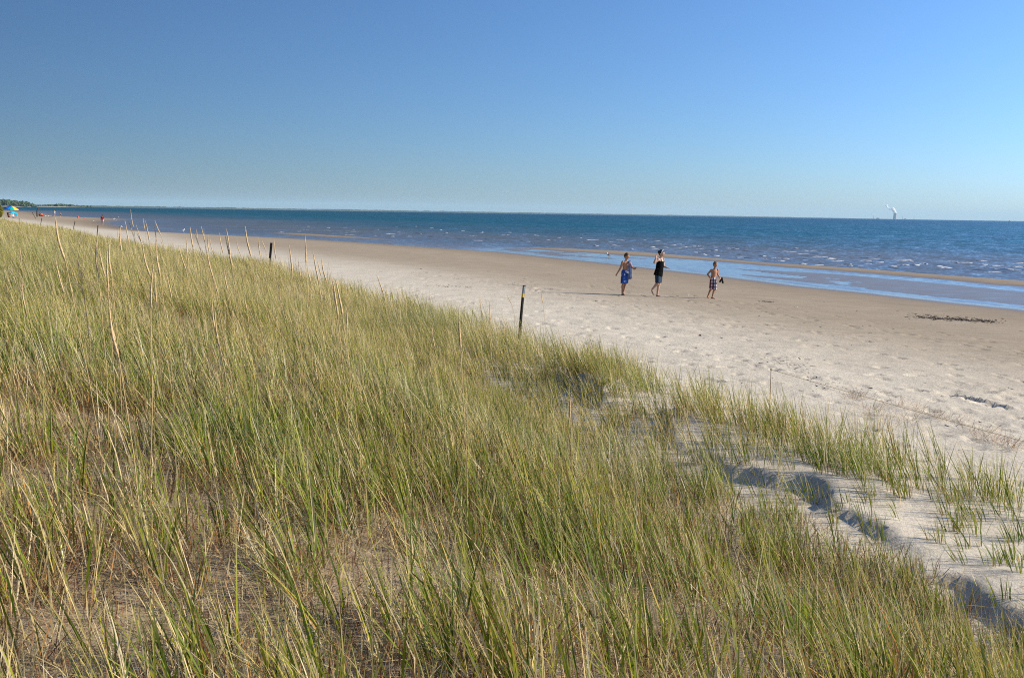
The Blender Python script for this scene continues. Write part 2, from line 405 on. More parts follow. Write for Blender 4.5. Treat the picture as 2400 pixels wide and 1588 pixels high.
for (px, py, rr) in [(2205, 921, .22), (2225, 924, .2), (2245, 928, .2), (2262, 931, .22), (2280, 934, .2), (2297, 938, .26), (2312, 945, .24), (2335, 950, .22), (2150, 914, .16), (2168, 917, .14),
                     (2355, 1012, .16), (2325, 1004, .13), (2310, 1003, .12), (2230, 990, .12), (2250, 1000, .13), (2085, 928, .15), (2075, 940, .12), (1275, 672, .45), (1262, 671, .3), (1292, 674, .35)]:
    q = at_z(px, py, 0.55); dent(q.x, q.y, rr * 0.75, rr * 0.4, -0.5, 0.055)
SAND_TONE = np.clip(sstep(-2.0, -12.5, GU) * 0.44 + sstep(9, 1.2, GS) * 0.22 + sstep(3.2, 0.2, GS) * 0.36, 0, 1)
SAND_TONE = np.where(GU > 0, 0.02 + 0.56 * sstep(2.8, 4.4, GU), SAND_TONE); SAND_TONE = np.where(GS < 0, 1.0, SAND_TONE)  # dune sand browner: litter in it, plus shade between tufts put into the colour
SAND_TONE = np.where((GS < 0) & (GZ > 0) & (GB < 0.3), 0.90, SAND_TONE)
SAND_TONE = np.where(GB > 0.3, 0.55 + 0.4 * sstep(0.06, 0.005, GZ), SAND_TONE)
nx, ny = len(xs), len(ys)
ii = (np.arange(ny - 1)[:, None] * nx + np.arange(nx - 1)[None, :]).ravel()
quads = np.stack([ii, ii + 1, ii + nx + 1, ii + nx], 1)
ground = link('ground', np_mesh('ground', np.stack([GX, GY, GZ], -1).reshape(-1, 3), quads=quads, floats={'sand_tone': SAND_TONE.ravel()}, mat=M_SAND))
tag(ground, 'pale sandy beach and dune sloping down to the lake', 'sand', kind='structure')

def zg(x, y):
    x = np.atleast_1d(np.asarray(x, float)); y = np.atleast_1d(np.asarray(y, float))
    i = np.clip(np.searchsorted(xs, x) - 1, 0, nx - 2); j = np.clip(np.searchsorted(ys, y) - 1, 0, ny - 2)
    tx = np.clip((x - xs[i]) / (xs[i + 1] - xs[i]), 0, 1); ty = np.clip((y - ys[j]) / (ys[j + 1] - ys[j]), 0, 1)
    return (GZ[j, i] * (1 - tx) + GZ[j, i + 1] * tx) * (1 - ty) + (GZ[j + 1, i] * (1 - tx) + GZ[j + 1, i + 1] * tx) * ty
def zg1(x, y): return float(zg(x, y)[0])
def on_ground(px, py, start=2.0):
    """the point of the ground (or water) that a photo pixel shows"""
    v = ray(px, py); Y = np.geomspace(start, 3000, 6000); t = Y / v.y
    h = EYE + v.z * t - np.maximum(zg(v.x * t, Y), 0.0)
    k = int(np.argmax(h < 0)); 
    if h[k] >= 0: k = len(Y) - 1
    a, b = h[k - 1], h[k]; yy = Y[k - 1] + (Y[k] - Y[k - 1]) * (a / (a - b) if a > b else 0.5); tt = yy / v.y
    return Vector((v.x * tt, yy, max(zg1(v.x * tt, yy), 0.0)))

# ------------------------------------------------------------------ lake
wx = np.array(sorted(set([-v for v in grow(40, 2.0, 44000, 1.12)] + list(np.arange(-38, 60, 1.0)) + grow(60, 1.2, 44000, 1.12))))
wy = np.array(grow(12, 0.9, 44000, 1.03))
WX, WY = np.meshgrid(wx, wy)
_, _, ws, wb = base_height(WX, WY)
dw = -ws
deep = 0.08 + 0.14 * sstep(0, 12, dw) + 0.22 * sstep(22, 70, dw) + 0.32 * sstep(60, 150, dw) + 0.24 * sstep(150, 900, dw)
lag = np.zeros(WX.shape)
dl, _ = seg_dist(WX, WY, POOL); lag = sstep(8, 3.5, dl)
calm = (0.5 + 0.5 * sstep(2, 30, dw)) * (1 - 0.78 * lag)
deep = deep * (1 - lag * 0.75)
wi = (np.arange(len(wy) - 1)[:, None] * len(wx) + np.arange(len(wx) - 1)[None, :]).ravel()
lake = link('lake', np_mesh('lake', np.stack([WX, WY, np.zeros(WX.shape)], -1).reshape(-1, 3), quads=np.stack([wi, wi + 1, wi + len(wx) + 1, wi + len(wx)], 1),
                            floats={'deep': deep.ravel(), 'calm': calm.ravel()}, mat=M_WATER))
tag(lake, 'rippled blue lake, brownish in the shallows', 'water', kind='structure')

# breaking wavelets: crests with white foam, joined as one mass
def wave_mesh():
    V, T, Fo = [], [], []
    def crest(c, L, w, h, ang, foam):
        n = max(5, int(L / 0.22)); ca, sa = math.cos(ang), math.sin(ang)
        prof = [(-1.6, 0.0, 0), (-0.55, 0.5, 0.0), (-0.10, 0.95, 0.25), (0.05, 1.0, 1.0), (0.22, 0.55, 0.9), (0.40, 0.12, 0.35), (1.0, 0.0, 0.0)]   # back to front (towards the shore)
        ph = random.uniform(0, 9); base = len(V)
        for i in range(n + 1):
            t = i / n; e = max(0.0, math.sin(math.pi * t)) ** 0.9
            wig = 0.10 * math.sin(t * L * 1.3 + ph) + 0.05 * math.sin(t * L * 4.1 + ph * 2) + 0.25 * (t - 0.5) ** 2 * L * 0.3
            jit = 0.55 + 0.75 * random.random()
            for a, z, f in prof:
                q = a * w * (0.35 + 0.65 * e) - wig
                x = (t - 0.5) * L; 
                V.append((c.x + ca * x - sa * -q, c.y + sa * x + ca * -q, -0.012 + h * z * e * jit * (1 if z else 0)))
                Fo.append(f * foam * min(1, e * 1.5) * (0.6 + 0.6 * random.random()))
        m = len(prof)
        for i in range(n):
            for k in range(m - 1):
                a = base + i * m + k; T.append((a, a + 1, a + m + 1)); T.append((a, a + m + 1, a + m))
    big = [(1848, 590, 46), (1866, 583, 12), (1920, 602, 46), (1945, 607, 36), (2030, 611, 34), (2062, 615, 18), (2034, 618, 22), (1987, 620, 24), (2092, 625, 28), (2132, 613, 20), (2165, 619, 26), (2122, 622, 14),
           (2262, 617, 40), (2302, 612, 32), (2305, 621, 22), (2385, 626, 34), (2360, 632, 70), (2215, 628, 40), (2200, 624, 16), (2145, 622, 10), (2335, 623, 14), (2330, 638, 40), (2240, 616, 20), (1842, 607, 12),
           (1828, 612, 30), (1388, 563, 40), (1452, 564, 36), (1512, 563, 14), (1435, 574, 28), (1396, 576, 20), (1258, 552, 14), (1285, 563, 14), (1310, 557, 10), (1360, 558, 14), (1716, 583, 44), (1678, 580, 14), (1675, 587, 14),
           (1578, 575, 12), (1605, 579, 10), (1530, 580, 10), (1560, 580, 14), (1788, 601, 14), (1735, 604, 16), (1630, 592, 12), (1480, 585, 12), (1650, 597, 8), (1885, 620, 20), (1920, 621, 12), (1680, 600, 10),
           (1130, 545, 14), (1085, 541, 8), (1255, 552, 16), (1012, 535, 12), (1032, 539, 10), (930, 533, 10), (884, 538, 12), (770, 534, 12), (722, 531, 12), (985, 548, 12), (975, 531, 6), (1045, 546, 8), (1195, 545, 8),
           (2420, 640, 60), (2460, 628, 40), (2390, 617, 20)]
    for px, py, L in big:
        p = at_z(px, py); crest(p, max(0.8, L * p.y / F * 1.1), 0.30, 0.07 + 0.045 * random.random(), -0.35 + random.uniform(-.12, .12) + (0.2 if px < 1300 else 0), 1.0)
    for _ in range(180):                     # smaller flecks, thicker near the bar
        px = random.uniform(560, 2400); lo = np.interp(px, [560, 900, 1200, 1500, 1800, 2100, 2400], [530, 540, 552, 566, 585, 606, 630]); 
        hi = np.interp(px, [560, 900, 1200, 1500, 1800, 2100, 2400], [546, 558, 577, 588, 612, 634, 655])
        py = lo - 6 + (hi - lo + 4) * random.random() ** 0.8
        p = at_z(px, py); 
        crest(p, random.uniform(0.5, 2.2), 0.30, 0.025 + 0.035 * random.random(), -0.3 + random.uniform(-.3, .3), random.choice((0.0, 0.0, 0.4, 0.7, 1.0)))
    for _ in range(420):                     # unbroken ripples further out
        px = random.uniform(300, 2400); Y = random.uniform(70, 260); x = (px - 1200) / F * Y
        d, _s = seg_dist(np.array([x]), np.array([Y]), shore)
        if d[0] < 18 or not (x > np.interp(Y, shore[::-1, 1], shore[::-1, 0])): continue
        crest(Vector((x, Y, 0)), random.uniform(2, 7), 0.9, 0.04 + 0.05 * random.random(), -0.35 + random.uniform(-.25, .25), 0.25 if random.random() < 0.06 else 0)
    return np.array(V), np.array(T), np.clip(np.array(Fo), 0, 1)
wv, wt, wf = wave_mesh()
M_FOAM, n, l, p = new_mat('wave_crest')
a = n.new('ShaderNodeAttribute'); a.attribute_name = 'foam'
geo = n.new('ShaderNodeNewGeometry'); nz = noise(n, l, geo.outputs['Position'], 3.2, 5, 0.75)
f = math_node(n, l, 'ADD', a.outputs['Fac'], math_node(n, l, 'MULTIPLY', math_node(n, l, 'SUBTRACT', nz.outputs['Fac'], 0.55), 1.7))
fr = ramp(n, l, f, [(0.38, (0.062, 0.078, 0.095)), (0.62, (0.80, 0.80, 0.78))]); l.new(fr.outputs[0], p.inputs['Base Color'])
rr_ = ramp(n, l, f, [(0.38, (0.12,) * 3), (0.62, (0.8,) * 3)]); l.new(rr_.outputs[0], p.inputs['Roughness']); p.inputs['IOR'].default_value = 1.33
waves = link('breaking_waves', np_mesh('breaking_waves', wv, tris=wt, floats={'foam': wf}, mat=M_FOAM))
tag(waves, 'small white capped waves breaking off the sandbar', 'waves', kind='stuff')

# ------------------------------------------------------------------ far shore, wood, power station
M_FAR = simple('far_wooded_land', (0.030, 0.048, 0.034), 0.9, 0.35, 0.004)
M_FARSAND = simple('far_sand', (0.30, 0.27, 0.20), 0.9, 0.1, 0.01)
def shore_strip(name, spec, back, mat, label, cat):
    """spec: (photo x, height in photo px, distance m); a ridge of land with real depth"""
    sp = np.array(spec, float); X = np.arange(sp[0, 0], sp[-1, 0], 1.0)
    hp = np.interp(X, sp[:, 0], sp[:, 1]); D = np.interp(X, sp[:, 0], sp[:, 2])
    H = hp * D / F * (0.86 + 0.28 * vnoise(X * 0.23, X * 0 + 2, 4)) + 0.0
    H = np.maximum(H + (fbm(X * 0.05, X * 0 + 9, 6, 3) - 0.5) * hp * D / F * 0.5, 0.4)
    dirx = np.array([at_level(q, 1.0) for q in X])
    rows = [(0, 0.0, -3), (0, 0.0, 0.55), (back * 0.3, 0, 1.0), (back * 0.7, 0, 0.92), (back, 0, -0.2)]
    V = []
    for off, _, hf in rows:
        d = D + off; V.append(np.stack([dirx * d, d, np.where(hf < 0, -1.0, H * hf)], 1))
    V = np.stack(V, 0); m, k = V.shape[:2]; ii = (np.arange(m - 1)[:, None] * k + np.arange(k - 1)[None, :]).ravel()
    o = link(name, np_mesh(name, V.reshape(-1, 3), quads=np.stack([ii, ii + 1, ii + k + 1, ii + k], 1), mat=mat))
    return tag(o, label, cat, kind='structure')
shore_strip('far_shore_hills', [(-260, 5, 4200), (60, 4.5, 4200), (110, 4.8, 4300), (150, 6.0, 4500), (175, 4.6, 5200), (230, 4.0, 6500), (300, 3.6, 9000), (450, 3.6, 11000), (560, 3.9, 12000), (640, 3.0, 13000), (760, 3.6, 14000), (900, 3.0, 15500),
             (1100, 2.8, 17000), (1300, 2.4, 18500), (1500, 2.1, 20000), (1700, 1.8, 21500), (1850, 1.4, 22500), (1960, 0.8, 23500), (2040, 0.4, 24000), (2090, 0.3, 24000)], 900, M_FAR, 'long low wooded hills along the far shore of the lake', 'hills')
shore_strip('far_shore_beach', [(-320, 1.6, 2600), (0, 1.5, 2650), (36, 1.2, 2680), (44, 0.7, 2750), (80, 0.8, 3500), (130, 0.9, 3900), (170, 0.7, 4200), (200, 0.4, 4300)], 300, M_FARSAND, 'pale strip of sand below the far wooded shore', 'beach')
def wood(name, spec, label, count):
    V, T = [], []
    ico = bmesh.new(); bmesh.ops.create_icosphere(ico, subdivisions=1, radius=1); iv = np.array([v.co[:] for v in ico.verts]); it = np.array([[v.index for v in f_.verts] for f_ in ico.faces]); ico.free()
    sp = np.array(spec, float); nb = 0
    for i in range(count):
        px = random.uniform(sp[0, 0], sp[-1, 0]); d0 = np.interp(px, sp[:, 0], sp[:, 2]); hh = np.interp(px, sp[:, 0], sp[:, 1]) * d0 / F
        d = d0 + random.uniform(20, 260); c = np.array([at_level(px, d), d, 0])
        top = hh * random.uniform(0.62, 1.04); r = random.uniform(3.5, 6.5)
        for b in range(7):
            q = rng.normal(0, 1, 3); q /= np.linalg.norm(q); rr = r * random.uniform(0.35, 0.62)
            z = top - r * 0.9 + q[2] * r * 0.75 if b else top - rr
            v = iv * rr * (0.72 + 0.5 * rng.random((len(iv), 1)))
            V.append(v + c + np.array([q[0] * r * 0.7, q[1] * r * 0.7, max(z, rr)])); T.append(it + nb); nb += len(iv)
        v = iv * np.array([r * 0.6, r * 0.6, max(top * 0.5 - 1, 1)]) * (0.75 + 0.4 * rng.random((len(iv), 1))) + c + np.array([0, 0, top * 0.42]); V.append(v); T.append(it + nb); nb += len(iv)
    o = link(name, np_mesh(name, np.concatenate(V), tris=np.concatenate(T), smooth=False, mat=M_WOOD)); return tag(o, label, 'trees', kind='stuff')
M_WOOD = simple('tree_foliage', (0.055, 0.085, 0.040), 0.85, 0.45, 0.05)
wood('distant_wood', [(-110, 17, 2700), (0, 17, 2700), (8, 18.5, 2700), (16, 16, 2700), (22, 17, 2720), (28, 13, 2750), (36, 15.5, 2760), (50, 15, 2800), (62, 14, 2820), (72, 11.5, 2850), (78, 8, 2880), (84, 4, 2900)], 'dark green wood on the point beyond the parasol', 190)
wood('distant_trees', [(80, 5, 4100), (100, 4.5, 4150), (125, 6.5, 4200), (145, 8, 4200), (160, 7.5, 4250), (180, 5, 4300), (215, 4, 4400)], 'thin line of trees along the low far shore', 120)

M_CONC = simple('tower_concrete', (0.40, 0.40, 0.42), 0.85, 0.08, 0.02); M_DARKIN = simple('tower_inside', (0.15, 0.15, 0.16), 0.9, 0.1, 0.02)
def far_at(px, D): return Vector((at_level(px, D), D, 0))
TD = 24000.0
tw = empty('cooling_tower', far_at(2097.5, TD)); tag(tw, 'grey concrete cooling tower giving off white steam across the lake', 'tower')
bm = bmesh.new(); Hh = 142.0
zz = [0, 12, 30, 55, 80, 100, 115, 128, 142]; rr = [50, 47, 43.5, 40, 37.5, 36.6, 36.8, 37.6, 39]
tube(bm, [(0, 0, z) for z in zz], rr, 40, cap=False); tube(bm, [(0, 0, 142), (0, 0, 139), (0, 0, 100)], [39, 37.2, 34.8], 40, cap=False)
bm_obj('shell', bm, M_CONC, tw)
bm = bmesh.new(); tube(bm, [(0, 0, 137.5), (0, 0, 143)], [40.2, 40.4], 40); bm_obj('rim', bm, M_CONC, tw)
for px, h_, w, lb in ((2047, 74, 2.6, 'thin grey chimney stack beside the low plant building across the lake'), (2115.5, 86, 3.2, 'tallest thin chimney stack, the one nearest the cooling tower'), (2142, 74, 2.4, 'faint thin chimney stack standing apart from the plant buildings')):
    s_ = empty('chimney_stack', far_at(px, TD)); 
    bm = bmesh.new(); tube(bm, [(0, 0, 0), (0, 0, h_ * 0.5), (0, 0, h_)], [w * 1.5, w * 1.2, w], 14); bm_obj('shaft', bm, M_CONC, s_)
    bm = bmesh.new(); tube(bm, [(0, 0, h_ - 2), (0, 0, h_ + 1)], [w * 1.3, w * 1.3], 14); bm_obj('cap', bm, M_DARKIN, s_)
    tag(s_, lb, 'chimney', 'chimney stacks on the far horizon')
pb = empty('plant_building', far_at(2057.5, TD)); tag(pb, 'low grey plant building on the horizon between a stack and the tower', 'building')
bm = bmesh.new(); box(bm, (-34, -20, 0), (30, 20, 17)); bm_obj('hall', bm, M_CONC, pb, False)
bm = bmesh.new(); box(bm, (-20, -15, 17.02), (8, 15, 27)); bm_obj('roof_block', bm, M_CONC, pb, False)
pb = empty('plant_building', far_at(2121, TD)); tag(pb, 'very small pale plant building on the horizon beside the tallest stack', 'building')
bm = bmesh.new(); box(bm, (-24, -20, 0), (24, 20, 14)); bm_obj('hall', bm, M_CONC, pb, False)
bm = bmesh.new(); box(bm, (-6, -12, 14.02), (16, 12, 20)); bm_obj('roof_block', bm, M_CONC, pb, False)
# steam
bm = bmesh.new(); tp = far_at(2097.5, TD)
def puff(dx, dz, r): ball(bm, (tp.x + dx * 10, TD + random.uniform(-20, 20), 142 + dz * 10), (r * 10 * random.uniform(.85, 1.15), r * 10, r * 10 * random.uniform(.85, 1.15)), nu=12, nv=8)
for i in range(17):
    t = i / 16; puff(0.3 - 8.0 * t + random.uniform(-.9, .9) * (0.3 + t), 0.3 + 11.5 * t ** 0.9 + random.uniform(-1, 1) * (0.3 + t), 2.6 + 1.2 * math.sin(math.pi * t))
for i in range(12):
    t = i / 11; puff(-12.0 - 9.5 * t + random.uniform(-.6, .6), 7.0 + 9.5 * t + random.uniform(-1.2, 1.2), 1.2 + 1.6 * t)
bm2 = bm; me = bpy.data.meshes.new('t'); bm2.to_mesh(me); bm2.free(); o = bpy.data.objects.new('t', me); C.objects.link(o)
md = o.modifiers.new('r', 'REMESH'); md.mode = 'VOXEL'; md.voxel_size = 6; dg = bpy.context.evaluated_depsgraph_get(); dg.update()
res = bpy.data.meshes.new_from_object(o.evaluated_get(dg)); bpy.data.objects.remove(o)
M_STEAM, n, l, p = new_mat('steam'); n.remove(p); vol = n.new('ShaderNodeVolumePrincipled'); vol.inputs['Color'].default_value = (1, 1, 1, 1); vol.inputs['Anisotropy'].default_value = 0.0
vol.inputs['Density'].default_value = 0.06; l.new(vol.outputs[0], n['Material Output'].inputs['Volume'])
res.materials.clear(); res.materials.append(M_STEAM); steam = link('steam_plume', res); tag(steam, 'white steam drifting left from the cooling tower', 'steam', kind='stuff')
# boat on the horizon
bt = empty('boat', at_z(2366, 519.2)); bt.location.z = 0; bt.location.x *= 1; tag(bt, 'small dark motor boat far out on the horizon', 'boat')
M_BOAT = simple('boat_dark', (0.03, 0.04, 0.06), 0.5); bm = bmesh.new()
L_ = 5.5
tube(bm, [(-L_, 0, .9), (-L_ * .6, 0, .8), (0, 0, .8), (L_ * .6, 0, 1.0), (L_, 0, 1.4)], [(1.4, .8), (1.7, .9), (1.8, .9), (1.3, .8), (0.1, 0.4)], 12, side=(0, 1, 0)); bm_obj('hull', bm, M_BOAT, bt)
bm = bmesh.new(); box(bm, (-2.6, -.9, 1.2), (1.6, .9, 3.4)); bm_obj('cabin', bm, M_BOAT, bt, False)

# ------------------------------------------------------------------ people
def skin_mat(name, col): return simple(name, col, 0.55, 0.10, 7, 0.35)
M_SKIN_A = skin_mat('tanned_skin', (0.42, 0.20, 0.105)); M_SKIN_B = skin_mat('fair_skin', (0.50, 0.31, 0.22))
M_HAIR_D = simple('dark_hair', (0.022, 0.015, 0.011), 0.5, 0.3, 30, 0.4); M_HAIR_B = simple('brown_hair', (0.085, 0.045, 0.022), 0.55, 0.3, 30, 0.4); M_HAIR_L = simple('sandy_hair', (0.19, 0.11, 0.05), 0.55, 0.3, 30, 0.4)
M_BLACK = simple('black_cloth', (0.004, 0.004, 0.005), 0.95, 0.2, 12, 0.08); M_EYE = simple('eye_dark', (0.02, 0.015, 0.012), 0.3); M_LIP = simple('lips', (0.30, 0.11, 0.09), 0.5)
M_WHITE = simple('white_cloth', (0.72, 0.74, 0.78), 0.8, 0.06, 14)
M_DENIM = simple('dark_denim', (0.018, 0.038, 0.070), 0.85, 0.35, 22)
def pattern_mat(name, kind):
    m, n, l, p = new_mat(name); tc = n.new('ShaderNodeTexCoord'); p.inputs['Roughness'].default_value = 0.8
    if kind == 'surf':
        mp = mapping(n, l, tc.outputs['Object'], (1, 1, 0.6)); v = n.new('ShaderNodeTexVoronoi'); v.inputs['Scale'].default_value = 11; l.new(mp.outputs[0], v.inputs['Vector'])
        nz = noise(n, l, tc.outputs['Object'], 7, 2)
        a = ramp(n, l, v.outputs['Distance'], [(0.18, (0.05, 0.17, 0.50)), (0.42, (0.012, 0.055, 0.27))]); b = ramp(n, l, nz.outputs['Fac'], [(0.60, (0, 0, 0)), (0.66, (1, 1, 1))])
        l.new(mix(n, l, a.outputs[0], (0.55, 0.66, 0.78), b.outputs[0]), p.inputs['Base Color'])
    else:
        def bars(axis, sc):
            w = n.new('ShaderNodeTexWave'); w.bands_direction = axis; w.inputs['Scale'].default_value = sc; w.inputs['Distortion'].default_value = 0.4; l.new(tc.outputs['Object'], w.inputs['Vector']); return w
        a = ramp(n, l, bars('X', 3.4).outputs['Fac'], [(0.45, (0.62, 0.58, 0.58)), (0.55, (0.16, 0.02, 0.035))]); b = ramp(n, l, bars('Z', 2.7).outputs['Fac'], [(0.45, (1, 1, 1)), (0.55, (0.16, 0.13, 0.24))])
        l.new(mix(n, l, a.outputs[0], b.outputs[0], 0.85, 'MULTIPLY'), p.inputs['Base Color'])
    return m
M_SURF = pattern_mat('blue_print_cloth', 'surf'); M_PLAID = pattern_mat('plaid_cloth', 'plaid')

def hand(bm, wrist, dirv, palm_n, s, curl):
    """palm, four fingers of different length and a thumb"""
    d = Vector(dirv).normalized(); nrm = Vector(palm_n); nrm = (nrm - d * nrm.dot(d)).normalized(); sd = d.cross(nrm)
    w = Vector(wrist); tube(bm, [w - d * 0.02 * s, w + d * 0.02 * s, w + d * 0.06 * s, w + d * 0.085 * s], [(0.024 * s, 0.018 * s), (0.034 * s, 0.017 * s), (0.040 * s, 0.016 * s), (0.036 * s, 0.013 * s)], 10, side=sd)
    for k, (o, L) in enumerate(((-1.5, 0.062), (-0.5, 0.074), (0.5, 0.078), (1.5, 0.066))):
        p0 = w + d * 0.075 * s + sd * o * 0.019 * s; L *= s; a = curl * (1 + 0.12 * k)
        p1 = p0 + (d * math.cos(a * .4) + nrm * math.sin(a * .4)) * L * 0.45; p2 = p1 + (d * math.cos(a) + nrm * math.sin(a)) * L * 0.33; p3 = p2 + (d * math.cos(a * 1.6) + nrm * math.sin(a * 1.6)) * L * 0.25
        tube(bm, [p0, p1, p2, p3], [0.0095 * s, 0.009 * s, 0.008 * s, 0.006 * s], 6)
    q = w + d * 0.03 * s + sd * 0.030 * s
    tube(bm, [q, q + (d * 0.6 + sd * 0.7 + nrm * 0.3).normalized() * 0.035 * s, q + (d * 0.85 + sd * 0.75 + nrm * 0.6).normalized() * 0.066 * s], [0.012 * s, 0.010 * s, 0.007 * s], 6)

def head_axes(face):
    f = Vector((face[0], face[1], 0)).normalized(); f = Vector((f.x, f.y, face[2] if len(face) > 2 else 0)).normalized(); s = f.cross(Vector((0, 0, 1))).normalized(); return s, f, s.cross(f)
def head_shape(l):
    x, y, z = l
    if z < 0: x *= 1 - 0.30 * (-z) ** 1.3; y = y * (1 - 0.18 * (-z)) + 0.10 * (-z)
    else: y = y - 0.06 * z
    return [x, y, z]

def person(name, J, s, loc, mats, label, fine=0.008, face=(0, -1), bulk=1.0, rz=0.0, hair_style='short', hold=None, fingers=True):
    """J: joints in metres about the point between the feet (x, y away from the camera, z up). One continuous body; clothes and hair are its children."""
    root = empty(name, loc, rz); tag(root, label, 'person')
    V = {k: Vector(v) for k, v in J.items()}; skin, hair, _ = mats; b = s * bulk
    bm = bmesh.new(); sh = (V['shR'] - V['shL']).normalized(); hp = (V['hipR'] - V['hipL']).normalized(); midh = (V['hipR'] + V['hipL']) / 2; mids = (V['shR'] + V['shL']) / 2
    sw = (V['shR'] - V['shL']).length / 2
    up_ = (mids - midh); T = [midh - up_ * 0.16, midh, midh + up_ * 0.30, midh + up_ * 0.55, midh + up_ * 0.82, midh + up_ * 0.98, mids + up_ * 0.10]
    tw_ = [0.115 * b, 0.150 * b, 0.122 * b, 0.135 * b, max(sw * 1.0, 0.13 * b), sw * 1.02, 0.075 * b]; td = [0.08 * b, 0.105 * b, 0.09 * b, 0.105 * b, 0.105 * b, 0.078 * b, 0.055 * b]
    tube(bm, T, [(a, c) for a, c in zip(tw_, td)], 18, side=sh.lerp(hp, 0.4))
    hc = V['head']; capsule(bm, mids + up_ * 0.02, hc - Vector((0, 0, 0.05 * s)), 0.056 * s, 0.052 * s)
    hs0 = s; s = s * 1.0; ax = head_axes(face); ball(bm, hc, (0.082 * s, 0.104 * s, 0.124 * s), ax, 18, 14, head_shape)
    tube(bm, [hc + ax[1] * 0.090 * s + ax[2] * 0.012 * s, hc + ax[1] * 0.116 * s - ax[2] * 0.024 * s, hc + ax[1] * 0.096 * s - ax[2] * 0.034 * s], [0.009 * s, 0.014 * s, 0.011 * s], 8)
    for q in (-1, 1): ball(bm, hc + ax[0] * q * 0.084 * s - ax[1] * 0.005 * s - ax[2] * 0.01 * s, (0.012 * s, 0.02 * s, 0.03 * s), ax, 8, 6)
    for L in 'LR':
        capsule(bm, V['sh' + L], V['el' + L], 0.056 * b, 0.041 * b); capsule(bm, V['el' + L], V['wr' + L], 0.042 * b, 0.029 * b)
        capsule(bm, V['hip' + L], V['kn' + L], 0.082 * b, 0.053 * b)
        kn, an = V['kn' + L], V['an' + L]; d = (an - kn); side = sh
        back = Vector((-face[0], -face[1], 0)).normalized() * 0.014 * s
        tube(bm, [kn - d * 0.06, kn, kn + d * 0.28 + back, kn + d * 0.6 + back * 0.5, an, an + d * 0.05], [0.045 * b, 0.052 * b, 0.055 * b, 0.042 * b, 0.033 * b, 0.03 * b], 12)
        toe = V['toe' + L]; fd = (toe - an); fl = Vector((fd.x, fd.y, fd.z)); heel = an - Vector((fl.x, fl.y, 0)).normalized() * 0.03 * s + Vector((0, 0, min(-0.045 * s, 0)))
        if 'heel' + L in V: heel = V['heel' + L]
        tube(bm, [heel, heel.lerp(toe, 0.3) + Vector((0, 0, 0.018 * s)), heel.lerp(toe, 0.72) + Vector((0, 0, 0.004 * s)), toe], [(0.028 * s, 0.026 * s), (0.032 * s, 0.034 * s), (0.043 * s, 0.022 * s), (0.026 * s, 0.012 * s)], 10, side=fl.cross(Vector((0, 0, 1))) if fl.cross(Vector((0, 0, 1))).length > 0.01 else None)
        capsule(bm, an, heel.lerp(toe, 0.25), 0.033 * b, 0.028 * s)
        if fingers:
            fw = V['wr' + L] - V['el' + L]; hd = V.get('hd' + L); hd = hd if hd is not None else fw
            hand(bm, V['wr' + L], hd, V.get('pn' + L, Vector((0.5, -0.5, 0.2))), s * 0.95, 1.1 if hold == L else 0.45)
        else: ball(bm, V['wr' + L] + (V['wr' + L] - V['el' + L]).normalized() * 0.06 * s, (0.03 * s, 0.03 * s, 0.05 * s), None, 8, 6)
    remeshed('body', bm, skin, root, fine, 3)
    # hair
    bm = bmesh.new(); ball(bm, hc, (0.094 * s, 0.115 * s, 0.135 * s), ax, 22, 16, head_shape)
    dele = []
    for f_ in bm.faces:
        c = f_.calc_center_median() - hc; yf = c.dot(ax[1]) / (0.112 * s); zf = c.dot(ax[2]) / (0.132 * s); xf = abs(c.dot(ax[0])) / (0.08 * s)
        lim = 0.42 if yf > 0.15 else (-0.05 if yf > -0.25 else -0.55)
        if zf < lim: dele.append(f_)
    bmesh.ops.delete(bm, geom=dele, context='FACES')
    for v in bm.verts: v.co += (v.co - hc).normalized() * random.uniform(-0.002, 0.009) * s
    ho = bm_obj('hair', bm, hair, root)
    if hair_style == 'bun':
        bm = bmesh.new(); ball(bm, hc - ax[1] * 0.105 * s + ax[2] * 0.045 * s, (0.050 * s, 0.045 * s, 0.055 * s), ax, 12, 9)
        for v in bm.verts: v.co += Vector((random.uniform(-1, 1), random.uniform(-1, 1), random.uniform(-1, 1))) * 0.005 * s
        bm_obj('hair_bun', bm, hair, ho)
    if fingers:
        for q in (-1, 1):
            bm = bmesh.new(); ball(bm, hc + ax[0] * q * 0.030 * s + ax[1] * 0.090 * s + ax[2] * 0.008 * s, (0.013 * s, 0.008 * s, 0.007 * s), ax, 8, 6); bm_obj('eye', bm, M_EYE, root)
        bm = bmesh.new(); ball(bm, hc + ax[1] * 0.093 * s - ax[2] * 0.062 * s, (0.022 * s, 0.008 * s, 0.007 * s), ax, 8, 6); bm_obj('mouth', bm, M_LIP, root)
    return root, V, ax, hc, sh
